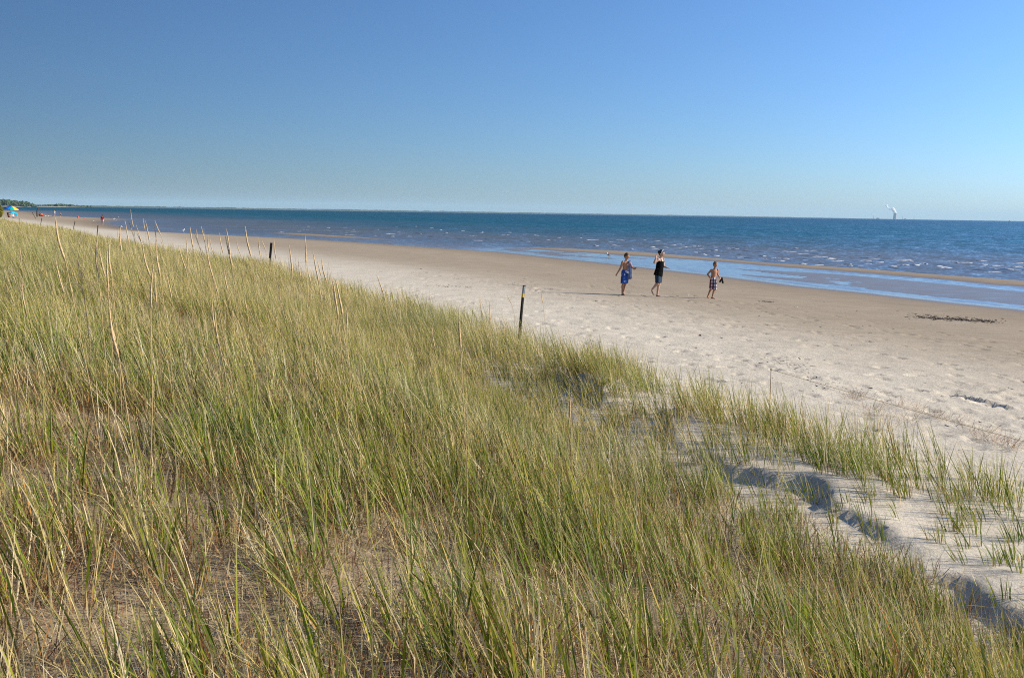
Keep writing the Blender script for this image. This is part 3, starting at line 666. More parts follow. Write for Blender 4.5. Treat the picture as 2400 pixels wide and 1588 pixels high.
def shorts(root, V, s, frac, mat, name='shorts', loose=1.25, bulk=1.0, fine=0.011):
    bm = bmesh.new(); midh = (V['hipR'] + V['hipL']) / 2; mids = (V['shR'] + V['shL']) / 2; u_ = (mids - midh); hp = (V['hipR'] - V['hipL']).normalized(); b = s * bulk
    tube(bm, [midh - u_ * 0.2, midh - u_ * 0.05, midh + u_ * 0.08, midh + u_ * 0.2], [(0.15 * b, 0.105 * b), (0.168 * b, 0.122 * b), (0.158 * b, 0.118 * b), (0.138 * b, 0.102 * b)], 18, side=hp)
    for L in 'LR':
        h, k, a = V['hip' + L], V['kn' + L], V['an' + L]; e = h.lerp(k, min(frac, 1)) if frac <= 1 else k.lerp(a, frac - 1)
        P = [h + (h - k) * 0.1, h.lerp(e, 0.35), h.lerp(e, 0.7), e] if frac <= 1 else [h, h.lerp(k, 0.5), k, e]
        tube(bm, P, [0.098 * b, 0.094 * b * (0.6 + 0.4 * loose), 0.082 * b * loose, 0.080 * b * loose], 16)
    o = remeshed(name, bm, mat, root, fine, 2); return o

def zj(rx, ry, sc):                                   # photo zoom coordinates -> metres about the feet
    return lambda x, y, d=0.0: ((x - rx) * sc, d, (ry - y) * sc)
ZS = 2370 / 320.0
# boy with the towel
g = on_ground(1459, 691); sc = g.y / F / ZS; j = zj(440, 972, sc); s = 722 * sc / 1.62
J = dict(head=j(494, 300, -.02), shL=j(553, 392, .05), shR=j(424, 397, -.05), elL=j(588, 480, .06), wrL=j(612, 512, -.06), elR=j(388, 505, -.06), wrR=j(335, 592, -.10),
         hipL=j(500, 572, .03), hipR=j(447, 572, -.03), knL=j(492, 770, .04), knR=j(440, 775, -.06), anL=j(462, 925, .16), anR=j(432, 945, -.05), toeL=j(488, 968, .10), toeR=j(468, 972, -.16),
         heelR=j(424, 968, .0), heelL=j(447, 940, .17), hdL=(0.5, -.2, 0.1), hdR=(-.45, -.1, -.7))
boy1 = person('person', J, s, g, (M_SKIN_A, M_HAIR_B, None), 'boy in blue patterned swim shorts walking with a towel on one shoulder', face=(0.80, -0.60, -0.08), bulk=0.92)
shorts(boy1[0], boy1[1], s, 0.98, M_SURF, loose=1.30, bulk=0.94)
bm = bmesh.new(); w_ = boy1[1]                      # towel hanging front and back over the shoulder
S0 = Vector(j(545, 372, .03)); n_ = 12
fr = [j(528, 690, -.16), j(530, 600, -.15), j(527, 500, -.14), j(526, 420, -.12), j(538, 372, -.05), j(556, 366, .06), j(566, 420, .13), j(572, 520, .16), j(577, 640, .17), j(572, 700, .17)]
rows = []
for i, q in enumerate(fr):
    row = []
    for k in range(n_ + 1):
        t = k / n_; c = Vector(q); wd = 0.07 + 0.02 * (i in (0, 9)) ; fold = 0.018 * math.sin(t * 13 + i * .3)
        row.append(bm.verts.new(c + Vector((0.028 - wd / 2 + t * wd, fold + 0.02 * t, -0.02 * math.sin(t * 7) * (i in (0, 9))))))
    rows.append(row)
for A, B in zip(rows, rows[1:]):
    for k in range(n_): bm.faces.new((A[k], A[k + 1], B[k + 1], B[k]))
M_TOWEL = simple('grey_blue_towel', (0.21, 0.26, 0.39), 0.95, 0.25, 16, 0.1)
tow = bm_obj('towel', bm, M_TOWEL); sm = tow.modifiers.new('thickness', 'SOLIDIFY'); sm.thickness = 0.012
tow.location = g; tag(tow, 'grey blue towel slung over the shoulder of the boy in blue shorts', 'towel')
# woman
g = on_ground(1541, 694.5); sc = g.y / F / ZS; j = zj(1052, 992, sc); s = 815 * sc / 1.66
J = dict(head=j(1100, 246, 0), shL=j(1132, 352, .09), shR=j(1042, 350, -.08), elL=j(1146, 470, .10), wrL=j(1200, 490, .02), elR=j(968, 402, -.14), wrR=j(996, 318, -.16),
         hipL=j(1082, 602, .06), hipR=j(1040, 602, -.06), knL=j(1078, 762, .02), knR=j(1042, 765, -.08), anL=j(1050, 958, .05), anR=j(956, 868, -.02), toeL=j(1098, 990, -.05), heelL=j(1036, 984, .09),
         toeR=j(984, 972, -.04), heelR=j(945, 888, .0), hdL=(0.6, -.2, -.15), hdR=(.06, .0, 1), pnR=(0.4, -.9, 0), pnL=(0, -.3, -1))
wo = person('person', J, s, g, (M_SKIN_B, M_HAIR_D, None), 'woman in a black strappy top and dark knee shorts with a white headband', face=(0.86, -0.5, 0.02), hair_style='bun')
shorts(wo[0], wo[1], s, 0.95, M_DENIM, loose=1.12)
V_ = wo[1]; bm = bmesh.new(); mids = (V_['shR'] + V_['shL']) / 2; midh = (V_['hipR'] + V_['hipL']) / 2; u_ = mids - midh; hem = Vector(j(1048, 632, 0)); sd_ = (V_['shR'] - V_['shL']).normalized()
tube(bm, [hem, hem.lerp(midh + u_ * 0.3, 0.5), midh + u_ * 0.35, midh + u_ * 0.62, midh + u_ * 0.84, midh + u_ * 0.90], [(0.190 * s, 0.150 * s), (0.176 * s, 0.142 * s), (0.158 * s, 0.125 * s), (0.158 * s, 0.128 * s), (0.148 * s, 0.112 * s), (0.13 * s, 0.095 * s)], 22, side=sd_)
remeshed('top', bm, M_BLACK, wo[0], 0.010, 2)
fv = wo[2][1]
for L, off in (('shL', -.045), ('shR', .045)):
    bm = bmesh.new(); a_ = V_[L].lerp(mids, 0.45); tube(bm, [a_ + fv * 0.10 * s - u_ * 0.18, a_ + fv * 0.07 * s + u_ * 0.02, a_ + u_ * 0.09, a_ - fv * 0.075 * s - u_ * 0.03, a_ - fv * 0.09 * s - u_ * 0.2], 0.011 * s, 8); bm_obj('strap', bm, M_BLACK, wo[0])
bm = bmesh.new(); hc_ = wo[3]; ax_ = wo[2]; P = []
for k in range(17):
    t = math.pi * (k / 16) * 1.1 - 0.16; P.append(hc_ + ax_[0] * math.cos(t) * 0.090 * s + (ax_[2] * 0.93 + ax_[1] * 0.36) * math.sin(t) * 0.128 * s)
tube(bm, P, [(0.024 * s, 0.006 * s)] * 17, 8, side=ax_[1]); bm_obj('headband', bm, M_WHITE, wo[0])
# boy with flip-flops
g = on_ground(1666, 699.5); sc = g.y / F / ZS; j = zj(1985, 1036, sc); s = 650 * sc / 1.60
J = dict(head=j(2038, 445, -.02), shL=j(2085, 535, .0), shR=j(1975, 540, -.02), elL=j(2092, 618, .04), wrL=j(2122, 668, -.06), elR=j(1918, 618, .08), wrR=j(1950, 672, -.05),
         hipL=j(2035, 700, .0), hipR=j(1990, 700, -.02), knL=j(2042, 868, -.03), knR=j(1990, 862, .05), anL=j(2008, 1008, .0), anR=j(1944, 1000, .14), toeL=j(2056, 1036, -.11), heelL=j(1996, 1026, .04),
         toeR=j(1948, 1030, .02), heelR=j(1938, 1012, .19), hdL=(0.25, -.1, -.6), hdR=(.45, -.3, -.5), pnL=(0.6, -.6, 0))
b3 = person('person', J, s, g, (M_SKIN_A, M_HAIR_L, None), 'bare chested boy in plaid swim shorts carrying a pair of dark flip-flops', face=(0.42, -0.88, -0.05), bulk=0.90, hold='L')
shorts(b3[0], b3[1], s, 1.06, M_PLAID, loose=1.2, bulk=0.92)
M_RUBBER = simple('dark_rubber', (0.012, 0.012, 0.014), 0.7); 
for k, (a_, b_) in enumerate((((2150, 662), (2172, 766)), ((2146, 690), (2122, 748)))):
    r_ = empty('flip_flop', g); A_, B_ = Vector(j(*a_, -.10 - 0.03 * k)), Vector(j(*b_, -.13 + 0.1 * k)); bm = bmesh.new()
    tube(bm, [A_, A_.lerp(B_, .12), A_.lerp(B_, .5), A_.lerp(B_, .85), B_], [(0.018, 0.008), (0.034, 0.009), (0.030, 0.009), (0.036, 0.009), (0.018, 0.008)], 14, side=(0.85, -.5, 0)); bm_obj('sole', bm, M_RUBBER, r_)
    bm = bmesh.new(); c0 = A_.lerp(B_, .22); nv_ = Vector((.5, .85, 0)) * (1 if k else -1)
    for q in (-1, 1): tube(bm, [c0, c0.lerp(B_, .2) + nv_ * .03 + Vector((.85, -.5, 0)) * q * .015, A_.lerp(B_, .6) + Vector((.85, -.5, 0)) * q * .03], 0.005, 6)
    bm_obj('strap', bm, M_RUBBER, r_)
    tag(r_, ('dark flip-flop hanging upright from the hand of the boy in plaid shorts', 'dark flip-flop hanging askew beside the upright one in the same hand')[k], 'flip-flop', 'flip-flops carried by the boy')

def stand_joints(h, lean=0.0, stride=0.12):
    return dict(head=(0, -.02, .925 * h), shL=(.115 * h, 0, .80 * h), shR=(-.115 * h, 0, .80 * h), elL=(.15 * h, .02, .62 * h), wrL=(.15 * h, -.05, .48 * h), elR=(-.15 * h, .02, .62 * h), wrR=(-.15 * h, -.05, .48 * h),
                hipL=(.055 * h, 0, .51 * h), hipR=(-.055 * h, 0, .51 * h), knL=(.06 * h, -stride * .4, .28 * h), knR=(-.06 * h, stride * .3, .28 * h), anL=(.06 * h, -stride * .5, .045 * h), anR=(-.06 * h, stride, .045 * h),
                toeL=(.07 * h, -stride * .5 - .16, .015), toeR=(-.07 * h, stride - .16, .015))
def sit_joints(h, reach=1.0, lean=0.12):
    return dict(head=(0, lean * .9, .46 * h), shL=(.115 * h, lean * .7, .335 * h), shR=(-.115 * h, lean * .7, .335 * h), elL=(.16 * h, lean + .1, .19 * h), wrL=(.15 * h, .12, .05 * h), elR=(-.16 * h, lean + .1, .19 * h), wrR=(-.15 * h, .12, .05 * h),
                hipL=(.055 * h, 0, .055 * h), hipR=(-.055 * h, 0, .055 * h), knL=(.07 * h, -.23 * h * reach, .10 * h), knR=(-.06 * h, -.22 * h * reach, .16 * h), anL=(.07 * h, -.45 * h * reach, .03 * h), anR=(-.06 * h, -.42 * h * reach, .03 * h),
                toeL=(.08 * h, -.5 * h * reach, .10 * h), toeR=(-.07 * h, -.48 * h * reach, .09 * h))
def cover_top(root, V, s, mat, name='shirt', sleeves=0.55, low=-0.12):
    bm = bmesh.new(); mids = (V['shR'] + V['shL']) / 2; midh = (V['hipR'] + V['hipL']) / 2; u_ = mids - midh; sw = (V['shR'] - V['shL']).length / 2
    tube(bm, [midh + u_ * low, midh + u_ * .2, midh + u_ * .6, midh + u_ * .9, midh + u_ * 1.06], [(0.175 * s, 0.13 * s), (0.165 * s, 0.12 * s), (0.17 * s, 0.125 * s), (sw * 1.0, 0.11 * s), (0.085 * s, 0.07 * s)], 16, side=(V['shR'] - V['shL']))
    for L in 'LR':
        if sleeves: capsule(bm, V['sh' + L], V['sh' + L].lerp(V['el' + L], sleeves), 0.064 * s, 0.060 * s)
    return remeshed(name, bm, mat, root, 0.018, 2)
M_RED = simple('dark_red_cloth', (0.22, 0.018, 0.030), 0.85); M_PINK = simple('pale_pink_cloth', (0.62, 0.45, 0.45), 0.85); M_LILAC = simple('lilac_cloth', (0.55, 0.45, 0.68), 0.85); M_YEL = simple('yellow_straw', (0.66, 0.50, 0.08), 0.85)
M_NAVY = simple('navy_cloth', (0.02, 0.03, 0.09), 0.85); M_ORANGE = simple('orange_red_cloth', (0.65, 0.09, 0.04), 0.8)
def far_person(px, py, hpx, label, top, bottom, hair, skin, sit=False, face=(0, -1), rz=0.0, hat=None, hscale=None):
    g = on_ground(px, py); h = hpx * g.y / F; h = h if not sit else h / 0.54
    h = min(max(h, 0.9), 1.86); s = h / 1.66
    J = sit_joints(h) if sit else stand_joints(h)
    P = person('person', J, s, g, (skin, hair, None), label, fine=0.018, face=face, fingers=False, rz=rz)
    if bottom: shorts(P[0], P[1], s, 0.7, bottom, fine=0.018)
    if top: cover_top(P[0], P[1], s, top)
    if hat:
        bm = bmesh.new(); c = P[3]; tube(bm, [c + Vector((0, 0, .05 * s)), c + Vector((0, 0, .06 * s)), c + Vector((0, 0, .075 * s)), c + Vector((0, 0, .14 * s)), c + Vector((0, 0, .155 * s))], [.17 * s, .175 * s, .10 * s, .085 * s, .03 * s], 16); bm_obj('hat', bm, hat, P[0])
    return P
far_person(240.5, 527, 23.5, 'standing person in a dark red shirt and pale shorts by the water tongue', M_RED, M_PINK, M_HAIR_D, M_SKIN_A, face=(-.3, 1), rz=0.2)
far_person(128, 506.5, 13, 'person in a white top and yellow hat standing behind the striped blanket', M_WHITE, M_LILAC, M_HAIR_B, M_SKIN_B, hat=M_YEL)
far_person(142, 508.5, 10.5, 'small bare chested child standing at the edge of the water', None, M_NAVY, M_HAIR_B, M_SKIN_B)
far_person(94, 507, 10, 'dark haired sunbather in black sitting beside the upright driftwood', M_BLACK, M_BLACK, M_HAIR_D, M_SKIN_A, sit=True, rz=1.2)
far_person(98.5, 507.2, 10, 'sunbather in red leaning back next to the striped blanket', M_ORANGE, M_ORANGE, M_HAIR_B, M_SKIN_A, sit=True, rz=1.3)
far_person(20.5, 509.5, 9.5, 'person in black seated under the turquoise parasol', M_BLACK, M_BLACK, M_HAIR_D, M_SKIN_A, sit=True, rz=2.8)
far_person(31, 510.5, 10.5, 'person in white with a white cap seated under the turquoise parasol', M_WHITE, M_WHITE, M_HAIR_B, M_SKIN_A, sit=True, rz=0.9, hat=M_WHITE)

# ------------------------------------------------------------------ beach things on the left
RAIN = [(0.16, 0.03, 0.28), (0.02, 0.04, 0.42), (0.01, 0.18, 0.60), (0.0, 0.36, 0.32), (0.04, 0.42, 0.06), (0.85, 0.62, 0.02), (0.85, 0.20, 0.02), (0.70, 0.03, 0.04)]
M_RAIN = [simple('parasol_panel_%d' % i, c, 0.6, 0.06, 3) for i, c in enumerate(RAIN)]
M_TURQ = simple('turquoise_cloth', (0.01, 0.42, 0.62), 0.6, 0.08, 3); M_POLE = simple('white_pole', (0.75, 0.75, 0.75), 0.4)
def parasol(name, base, width, height, tilt, mats, label, spin=0.0):
    root = empty(name, base); tag(root, label, 'parasol'); d = Vector((math.sin(tilt[0]), math.sin(tilt[1]), 1)).normalized(); rot = Vector((0, 0, 1)).rotation_difference(d).to_matrix()
    top = Vector((0, 0, height * 0.62)) + d * height * 0.38
    bm = bmesh.new(); tube(bm, [(0, 0, -0.2), (0, 0, height * 0.62), top], 0.018, 8); bm_obj('pole', bm, M_POLE, root)
    R0 = width / 2; rise = R0 * 0.42
    for k in range(8):
        bm = bmesh.new(); g_ = []
        for i in range(7):
            t = i / 6; row = []
            for q in range(5):
                a = spin + (k + q / 4) * math.pi / 4; r = R0 * t * (1 - 0.07 * t * (1 - abs(q / 2 - 1)) ** 1); z = -rise * (t ** 1.35) + 0.02 * (1 - abs(q / 2 - 1)) * -t
                row.append(bm.verts.new(top + rot @ Vector((r * math.cos(a), r * math.sin(a), z))))
            g_.append(row)
        for A, B in zip(g_, g_[1:]):
            for q in range(4): bm.faces.new((A[q], A[q + 1], B[q + 1], B[q]))
        bmesh.ops.remove_doubles(bm, verts=bm.verts, dist=1e-4)
        o = bm_obj('canopy_panel', bm, mats[k % len(mats)], root); m_ = o.modifiers.new('cloth', 'SOLIDIFY'); m_.thickness = 0.006
        bm = bmesh.new(); a = spin + k * math.pi / 4; tube(bm, [top + rot @ Vector((R0 * t * math.cos(a), R0 * t * math.sin(a), -rise * t ** 1.35 - 0.02)) for t in (0.02, .3, .6, .97)], 0.006, 5); bm_obj('rib', bm, M_POLE, root)
    bm = bmesh.new(); tube(bm, [top, top + d * 0.10], [0.02, 0.008], 8); bm_obj('finial', bm, M_POLE, root)
    return root
gp = on_ground(27, 511); k_ = gp.y / F
order = [4, 5, 6, 7, 7, 0, 1, 2]
# panels seen from the camera run purple, blue, turquoise, green, yellow, orange, red from left to right
seen = [M_RAIN[2], M_RAIN[3], M_RAIN[5], M_RAIN[7], M_RAIN[6], M_RAIN[4], M_RAIN[0], M_RAIN[1]]
parasol('parasol', gp, 33 * k_, 28.5 * k_, (0.16, -0.10), [M_RAIN[7], M_RAIN[6], M_RAIN[4], M_RAIN[0], M_RAIN[1], M_RAIN[2], M_RAIN[3], M_RAIN[5]], 'tilted rainbow striped beach parasol beside the yellow green shrub', 0.15)
g2 = on_ground(29, 510.2); parasol('parasol', g2, 16 * k_, 15.5 * k_, (0.05, -0.15), [M_TURQ], 'small plain turquoise parasol under the rainbow one', 0.2)
def beach_chair(px, py, mat, label, rz):
    g = on_ground(px, py); root = empty('beach_chair', g, rz); tag(root, label, 'chair')
    bm = bmesh.new(); tube(bm, [(-.02, -.02, .34), (0, -.45, .36)], [(0.26, .012)] * 2, 8, side=(1, 0, 0)); bm_obj('seat', bm, mat, root)
    bm = bmesh.new(); tube(bm, [(0, 0, .34), (0, .12, .6), (0, .25, .95)], [(0.26, .012)] * 3, 8, side=(1, 0, 0)); bm_obj('backrest', bm, mat, root)
    for x in (-.26, .26):
        for a, b in (((x, .15, 0), (x, -.42, .36)), ((x, -.40, 0), (x, .02, .36))):
            bm = bmesh.new(); tube(bm, [a, b], 0.014, 6); bm_obj('leg', bm, M_POLE, root)
        bm = bmesh.new(); tube(bm, [(x, .12, .58), (x, -.35, .56)], 0.018, 6); bm_obj('armrest', bm, mat, root)
beach_chair(20.5, 509, M_BLACK, 'black folding beach chair under the turquoise parasol', 2.8); beach_chair(37.5, 509.0, M_TURQ, 'turquoise beach chair at the foot of the rainbow parasol', 0.4)
M_WOODG = simple('weathered_wood', (0.20, 0.16, 0.12), 0.9, 0.3, 6, bump=0.5); M_WOODD = simple('dark_driftwood', (0.075, 0.050, 0.035), 0.9, 0.3, 6, bump=0.5)
g = on_ground(87.5, 508); k_ = g.y / F; bm = bmesh.new()
tube(bm, [(0, 0, -.2), (-.05, 0, 4 * k_), (-.05, 0, 10 * k_), (.05, 0, 15 * k_), (.25, 0, 19 * k_), (.42, 0, 21.5 * k_)], [0.20, 0.17, 0.15, 0.14, .12, .05], 10)
for v in bm.verts: v.co += Vector((random.uniform(-1, 1), random.uniform(-1, 1), 0)) * 0.02
o = bm_obj('driftwood_trunk', bm, M_WOODD); o.location = g; tag(o, 'dark dead trunk standing upright in the sand, bent at its top', 'driftwood')
g = on_ground(85.5, 512.8); k_ = g.y / F; bm = bmesh.new(); tube(bm, [(0, 0, -.1), (-5.5 * k_, .2, 7 * k_), (-10.5 * k_, .3, 14.5 * k_)], [.10, .10, .09], 8)
o = bm_obj('leaning_pole', bm, M_WOODG); o.location = g; tag(o, 'grey weathered pole leaning out of the sand beside the dead trunk', 'driftwood')
g = on_ground(112, 507.3); k_ = g.y / F; root = empty('beach_blanket', g); tag(root, 'black and white striped blanket spread beside the sunbathers', 'blanket')
for i in range(6):
    bm = bmesh.new(); w_ = 3.0 * k_; box(bm, (-9 * k_ + i * w_, -1.0, .01), (-9 * k_ + (i + 1) * w_ - .004, 1.0, .25 - 0.02 * i)); bmesh.ops.bevel(bm, geom=bm.edges[:], offset=0.04, segments=2, affect='EDGES'); bm_obj('stripe', bm, (M_WHITE, M_NAVY)[i % 2], root)
for px, py, lab, r_ in ((183, 510.8, 'red plastic pail lying near the waterline', .24), (198, 512, 'pale red toy bucket farther along the waterline', .16)):
    g = on_ground(px, py); root = empty('toy_pail', g); tag(root, lab, 'pail'); bm = bmesh.new(); tube(bm, [(0, 0, 0), (0, 0, .02), (0, 0, r_ * 1.5), (0, 0, r_ * 1.5), (0, 0, .05)], [r_ * .7, r_ * .75, r_, r_ * .93, r_ * .7], 16); bm_obj('bucket', bm, M_ORANGE, root)
    bm = bmesh.new(); tube(bm, [(r_ * math.cos(t), 0, r_ * 1.5 + r_ * .8 * math.sin(t)) for t in np.linspace(0, math.pi, 9)], 0.012, 6); bm_obj('handle', bm, M_WHITE, root)
# gulls
M_GULL = simple('white_plumage', (0.75, 0.75, 0.74), 0.8, 0.05); M_GREYW = simple('grey_wing', (0.33, 0.35, 0.38), 0.8, 0.1); M_DARKW = simple('dark_wing', (0.03, 0.03, 0.035), 0.8); M_BEAK = simple('yellow_beak', (0.6, 0.35, 0.05), 0.5)
def gull(px, py, size, rz, wing, label, group=None):
    g = on_ground(px, py); root = empty('gull', g, rz); tag(root, label, 'gull', group); s = size
    bm = bmesh.new(); tube(bm, [(-.30 * s, 0, .30 * s), (-.2 * s, 0, .34 * s), (0, 0, .40 * s), (.16 * s, 0, .48 * s), (.24 * s, 0, .62 * s), (.30 * s, 0, .74 * s), (.36 * s, 0, .77 * s), (.42 * s, 0, .75 * s)], [.03 * s, .09 * s, .15 * s, .13 * s, .075 * s, .08 * s, .075 * s, .03 * s], 12); bm_obj('body', bm, M_GULL, root)
    for q in (-1, 1):
        bm = bmesh.new(); tube(bm, [(.12 * s, q * .11 * s, .50 * s), (-.05 * s, q * .14 * s, .44 * s), (-.25 * s, q * .09 * s, .36 * s), (-.46 * s, q * .02 * s, .30 * s)], [(.03 * s, .09 * s), (.035 * s, .12 * s), (.03 * s, .07 * s), (.01 * s, .02 * s)], 10, side=(0, 1, 0)); bm_obj('wing', bm, wing, root)
        bm = bmesh.new(); tube(bm, [(0, q * .06 * s, .30 * s), (.01 * s, q * .06 * s, .0), (.09 * s, q * .07 * s, .005)], .014 * s, 6); bm_obj('leg', bm, M_BEAK, root)
    bm = bmesh.new(); tube(bm, [(.41 * s, 0, .755 * s), (.52 * s, 0, .73 * s)], [.025 * s, .006 * s], 6); bm_obj('beak', bm, M_BEAK, root)
gull(1426, 603, .46, 2.6, M_GREYW, 'white gull standing in the shallow pool behind the boy with the towel')
gull(266, 516, .6, 0.3, M_GREYW, 'white gull on the sand spit', 'gulls on the sand spit'); gull(271, 517.5, .6, 3.0, M_GREYW, 'white gull on the sand spit', 'gulls on the sand spit')
gull(278.5, 511.5, .55, 2.2, M_GREYW, 'white gull at the outer edge of the spit'); gull(430, 544, .55, 1.2, M_GREYW, 'white gull wading alone off the curving beach')
gull(221, 521.5, .5, 2.8, M_GREYW, 'grey backed gull crouching beside the person in dark red'); gull(282, 535.5, .5, .9, M_DARKW, 'black winged gull on the dry sand', 'black winged gulls'); gull(286.5, 536, .5, 2.4, M_DARKW, 'black winged gull on the dry sand', 'black winged gulls')

# ------------------------------------------------------------------ posts and rope
M_POST = simple('dark_post', (0.012, 0.011, 0.010), 0.8, 0.4, 8, 0.3); M_GREYP = simple('grey_paint', (0.22, 0.25, 0.27), 0.6, 0.15, 10); M_YELP = simple('yellow_tape', (0.60, 0.38, 0.03), 0.5, 0.1, 10)
def post(base, tip, w, kind, label):
    root = empty('marker_post', base); tag(root, label, 'post', 'posts along the dune edge'); a = Vector((0, 0, -0.35)); b = Vector(tip) - Vector(base); d = b.normalized()
    def seg(name, t0, t1, mat, ww, flange=True):
        bm = bmesh.new(); p0 = a if t0 < 0 else b * t0; p1 = b * t1
        tube(bm, [p0, p1], [(ww * 0.72, ww * 0.34)] * 2, 4, side=(1, 0.25, 0))
        if flange:
            for q in (-1, 1): o_ = Vector((q * ww * 0.48, 0.02, 0)); tube(bm, [p0 + o_, p1 + o_], [(ww * 0.16, ww * 0.55)] * 2, 4, side=(1, 0.25, 0))
        return bm_obj(name, bm, mat, root, False)
    if kind == 'banded':
        seg('shaft', -1, 0.785, M_POST, w); seg('band', 0.786, 0.862, M_YELP, w * 1.04); seg('cap_section', 0.863, 1.0, M_GREYP, w)
        bm = bmesh.new(); tube(bm, [b * 0.999, b * 1.012], [(w * .78, w * .5)] * 2, 4, side=(1, .25, 0)); bm_obj('end_cap', bm, M_POST, root, False)
    elif kind == 'sleeved':
        seg('shaft', -1, 0.62, M_POST, w * 0.7); seg('sleeve', 0.40, 1.0, M_POST, w * 1.35, True)
    elif kind == 'yellow':
        seg('shaft', -1, 0.93, M_POST, w); seg('band', 0.931, 1.0, M_YELP, w * 1.05)
    else:
        seg('shaft', -1, 1.0, M_POST, w); 
        bm = bmesh.new(); tube(bm, [b * 0.999, b * 1.015], [(w * .78, w * .5)] * 2, 4, side=(1, .25, 0)); bm_obj('end_cap', bm, M_POST, root, False)
    return root
def place_post(xy, tip_px, w, kind, label):
    base = Vector((xy[0], xy[1], zg1(*xy))); t = at_y(*tip_px, xy[1]); return post(base, t, w, kind, label), base, t
P1, b1, t1 = place_post((0.12, 21.2), (1228.5, 670), 0.042, 'banded', 'black leaning post with a grey top and yellow band in the grass')
place_post((-10.95, 46), (636, 569), 0.055, 'sleeved', 'dark post with a thick sleeve on its upper half, among seed stalks')
place_post((-32.7, 80.5), (229.5, 528.5), 0.042, 'plain', 'thin black post at the grass edge before the person in red')
place_post((-46.8, 109), (176.5, 516), 0.045, 'yellow', 'thin dark post with a yellow top at the grass edge')
place_post((-57.6, 125), (98, 511), 0.045, 'plain', 'thin dark post standing below the leaning grey pole'); place_post((-62.5, 130), (45, 512), 0.04, 'plain', 'short thin post at the grass edge below the turquoise chair')
b0 = Vector((7.4, 4.6, zg1(7.4, 4.6))); t0_ = b0 + Vector((0.05, 0, 1.2))
post(b0, t0_, 0.042, 'banded', 'black post holding the near end of the rope at the dune edge')
M_STAKE = simple('tan_stake', (0.50, 0.38, 0.22), 0.9, 0.2, 20)
def along(t): return Vector((0.12 + 7.28 * t, 21.2 - 16.6 * t, 0))
ks = along(0.46); zk = at_y(1842, 866, ks.y).z; kb = Vector((ks.x, ks.y, zg1(ks.x, ks.y)))
sr = empty('rope_stake', kb); tag(sr, 'thin tan stake in the grass edge where the rope is tied', 'stake'); bm = bmesh.new()
tube(bm, [(0, 0, -.2), (.012, 0, .2), (.008, 0, zk - kb.z + .02)], [.009, .008, .007], 6); bm_obj('shaft', bm, M_STAKE, sr)
bm = bmesh.new(); tube(bm, [(.008, 0, zk - kb.z - .012), (.008, 0, zk - kb.z + .010)], .013, 8); bm_obj('knot', bm, M_STAKE, sr)
z2 = at_y(2400, 1016, 21.2 - 16.6 * 0.672).z; sl = (z2 - zk) / (0.672 - 0.46)
bm = bmesh.new(); pts = []
for i in range(61):
    t = 0.46 + 0.54 * i / 60; q = along(t); q.z = zk + (t - 0.46) * max(sl, -0.75) - 0.05 * math.sin(math.pi * min(1, (t - 0.46) / 0.54))
    pts.append(q)
tube(bm, pts, 0.0030, 6); rope = bm_obj('rope', bm, simple('straw_rope', (0.66, 0.50, 0.26), 0.9, 0.2, 30)); tag(rope, 'thin straw coloured rope strung along the dune edge', 'rope')

# ------------------------------------------------------------------ beach grass
def blades(base, h, az, lean, curve, width, face, col_b, col_m, col_t, S):
    """ribbons with S segments: base (N,3); returns verts, tris, colours"""
    N = len(h); t = np.linspace(0, 1, S + 1)
    ang = lean[:, None] + curve[:, None] * (t[None, :] ** 1.5)
    am = (ang[:, 1:] + ang[:, :-1]) / 2; ds = h[:, None] / S
    hor = np.concatenate([np.zeros((N, 1)), np.cumsum(np.sin(am) * ds, 1)], 1); ver = np.concatenate([np.zeros((N, 1)), np.cumsum(np.cos(am) * ds, 1)], 1)
    cx, sx = np.cos(az)[:, None], np.sin(az)[:, None]
    P = np.stack([base[:, 0:1] + hor * cx, base[:, 1:2] + hor * sx, base[:, 2:3] + ver], -1)
    w = width[:, None] * (0.55 + 0.45 * np.minimum(1, t * 4))[None, :] * (1 - t[None, :] ** 2.2) * 0.5
    sd = np.stack([np.cos(face), np.sin(face), np.zeros(N)], -1)[:, None, :] * w[..., None]
    A = (P - sd)[:, :S]; B = (P + sd)[:, :S]; tip = P[:, S:]
    V = np.concatenate([np.stack([A, B], 2).reshape(N, 2 * S, 3), tip], 1); nv = 2 * S + 1
    T = []
    for i in range(S - 1): T += [(2 * i, 2 * i + 1, 2 * i + 3), (2 * i, 2 * i + 3, 2 * i + 2)]
    T.append((2 * S - 2, 2 * S - 1, 2 * S)); T = np.array(T)
    tris = (T[None] + (np.arange(N) * nv)[:, None, None]).reshape(-1, 3)
    tt = np.concatenate([np.repeat(t[:S], 2), [1.0]])[None, :, None]
    k1 = np.clip(tt / 0.22, 0, 1); k2 = np.clip((tt - 0.55) / 0.45, 0, 1)
    Cc = (col_b[:, None, :] * (1 - k1) + col_m[:, None, :] * k1) * (1 - k2) + col_t[:, None, :] * k2
    return V.reshape(-1, 3), tris, Cc.reshape(-1, 3)
GREEN = np.array([[0.170, 0.215, 0.012], [0.245, 0.265, 0.018], [0.085, 0.140, 0.010], [0.31, 0.295, 0.030], [0.15, 0.20, 0.028]]); STRAW = np.array([[0.66, 0.51, 0.25], [0.58, 0.45, 0.20], [0.74, 0.61, 0.37], [0.51, 0.42, 0.14]])
OCHRE = np.array([[0.48, 0.25, 0.06], [0.40, 0.18, 0.06], [0.55, 0.33, 0.08]]); BROWN = np.array([[0.25, 0.13, 0.065], [0.30, 0.17, 0.09], [0.20, 0.11, 0.06]])
def pick(P, n): return P[rng.integers(0, len(P), n)] * rng.uniform(0.62, 1.28, (n, 1))
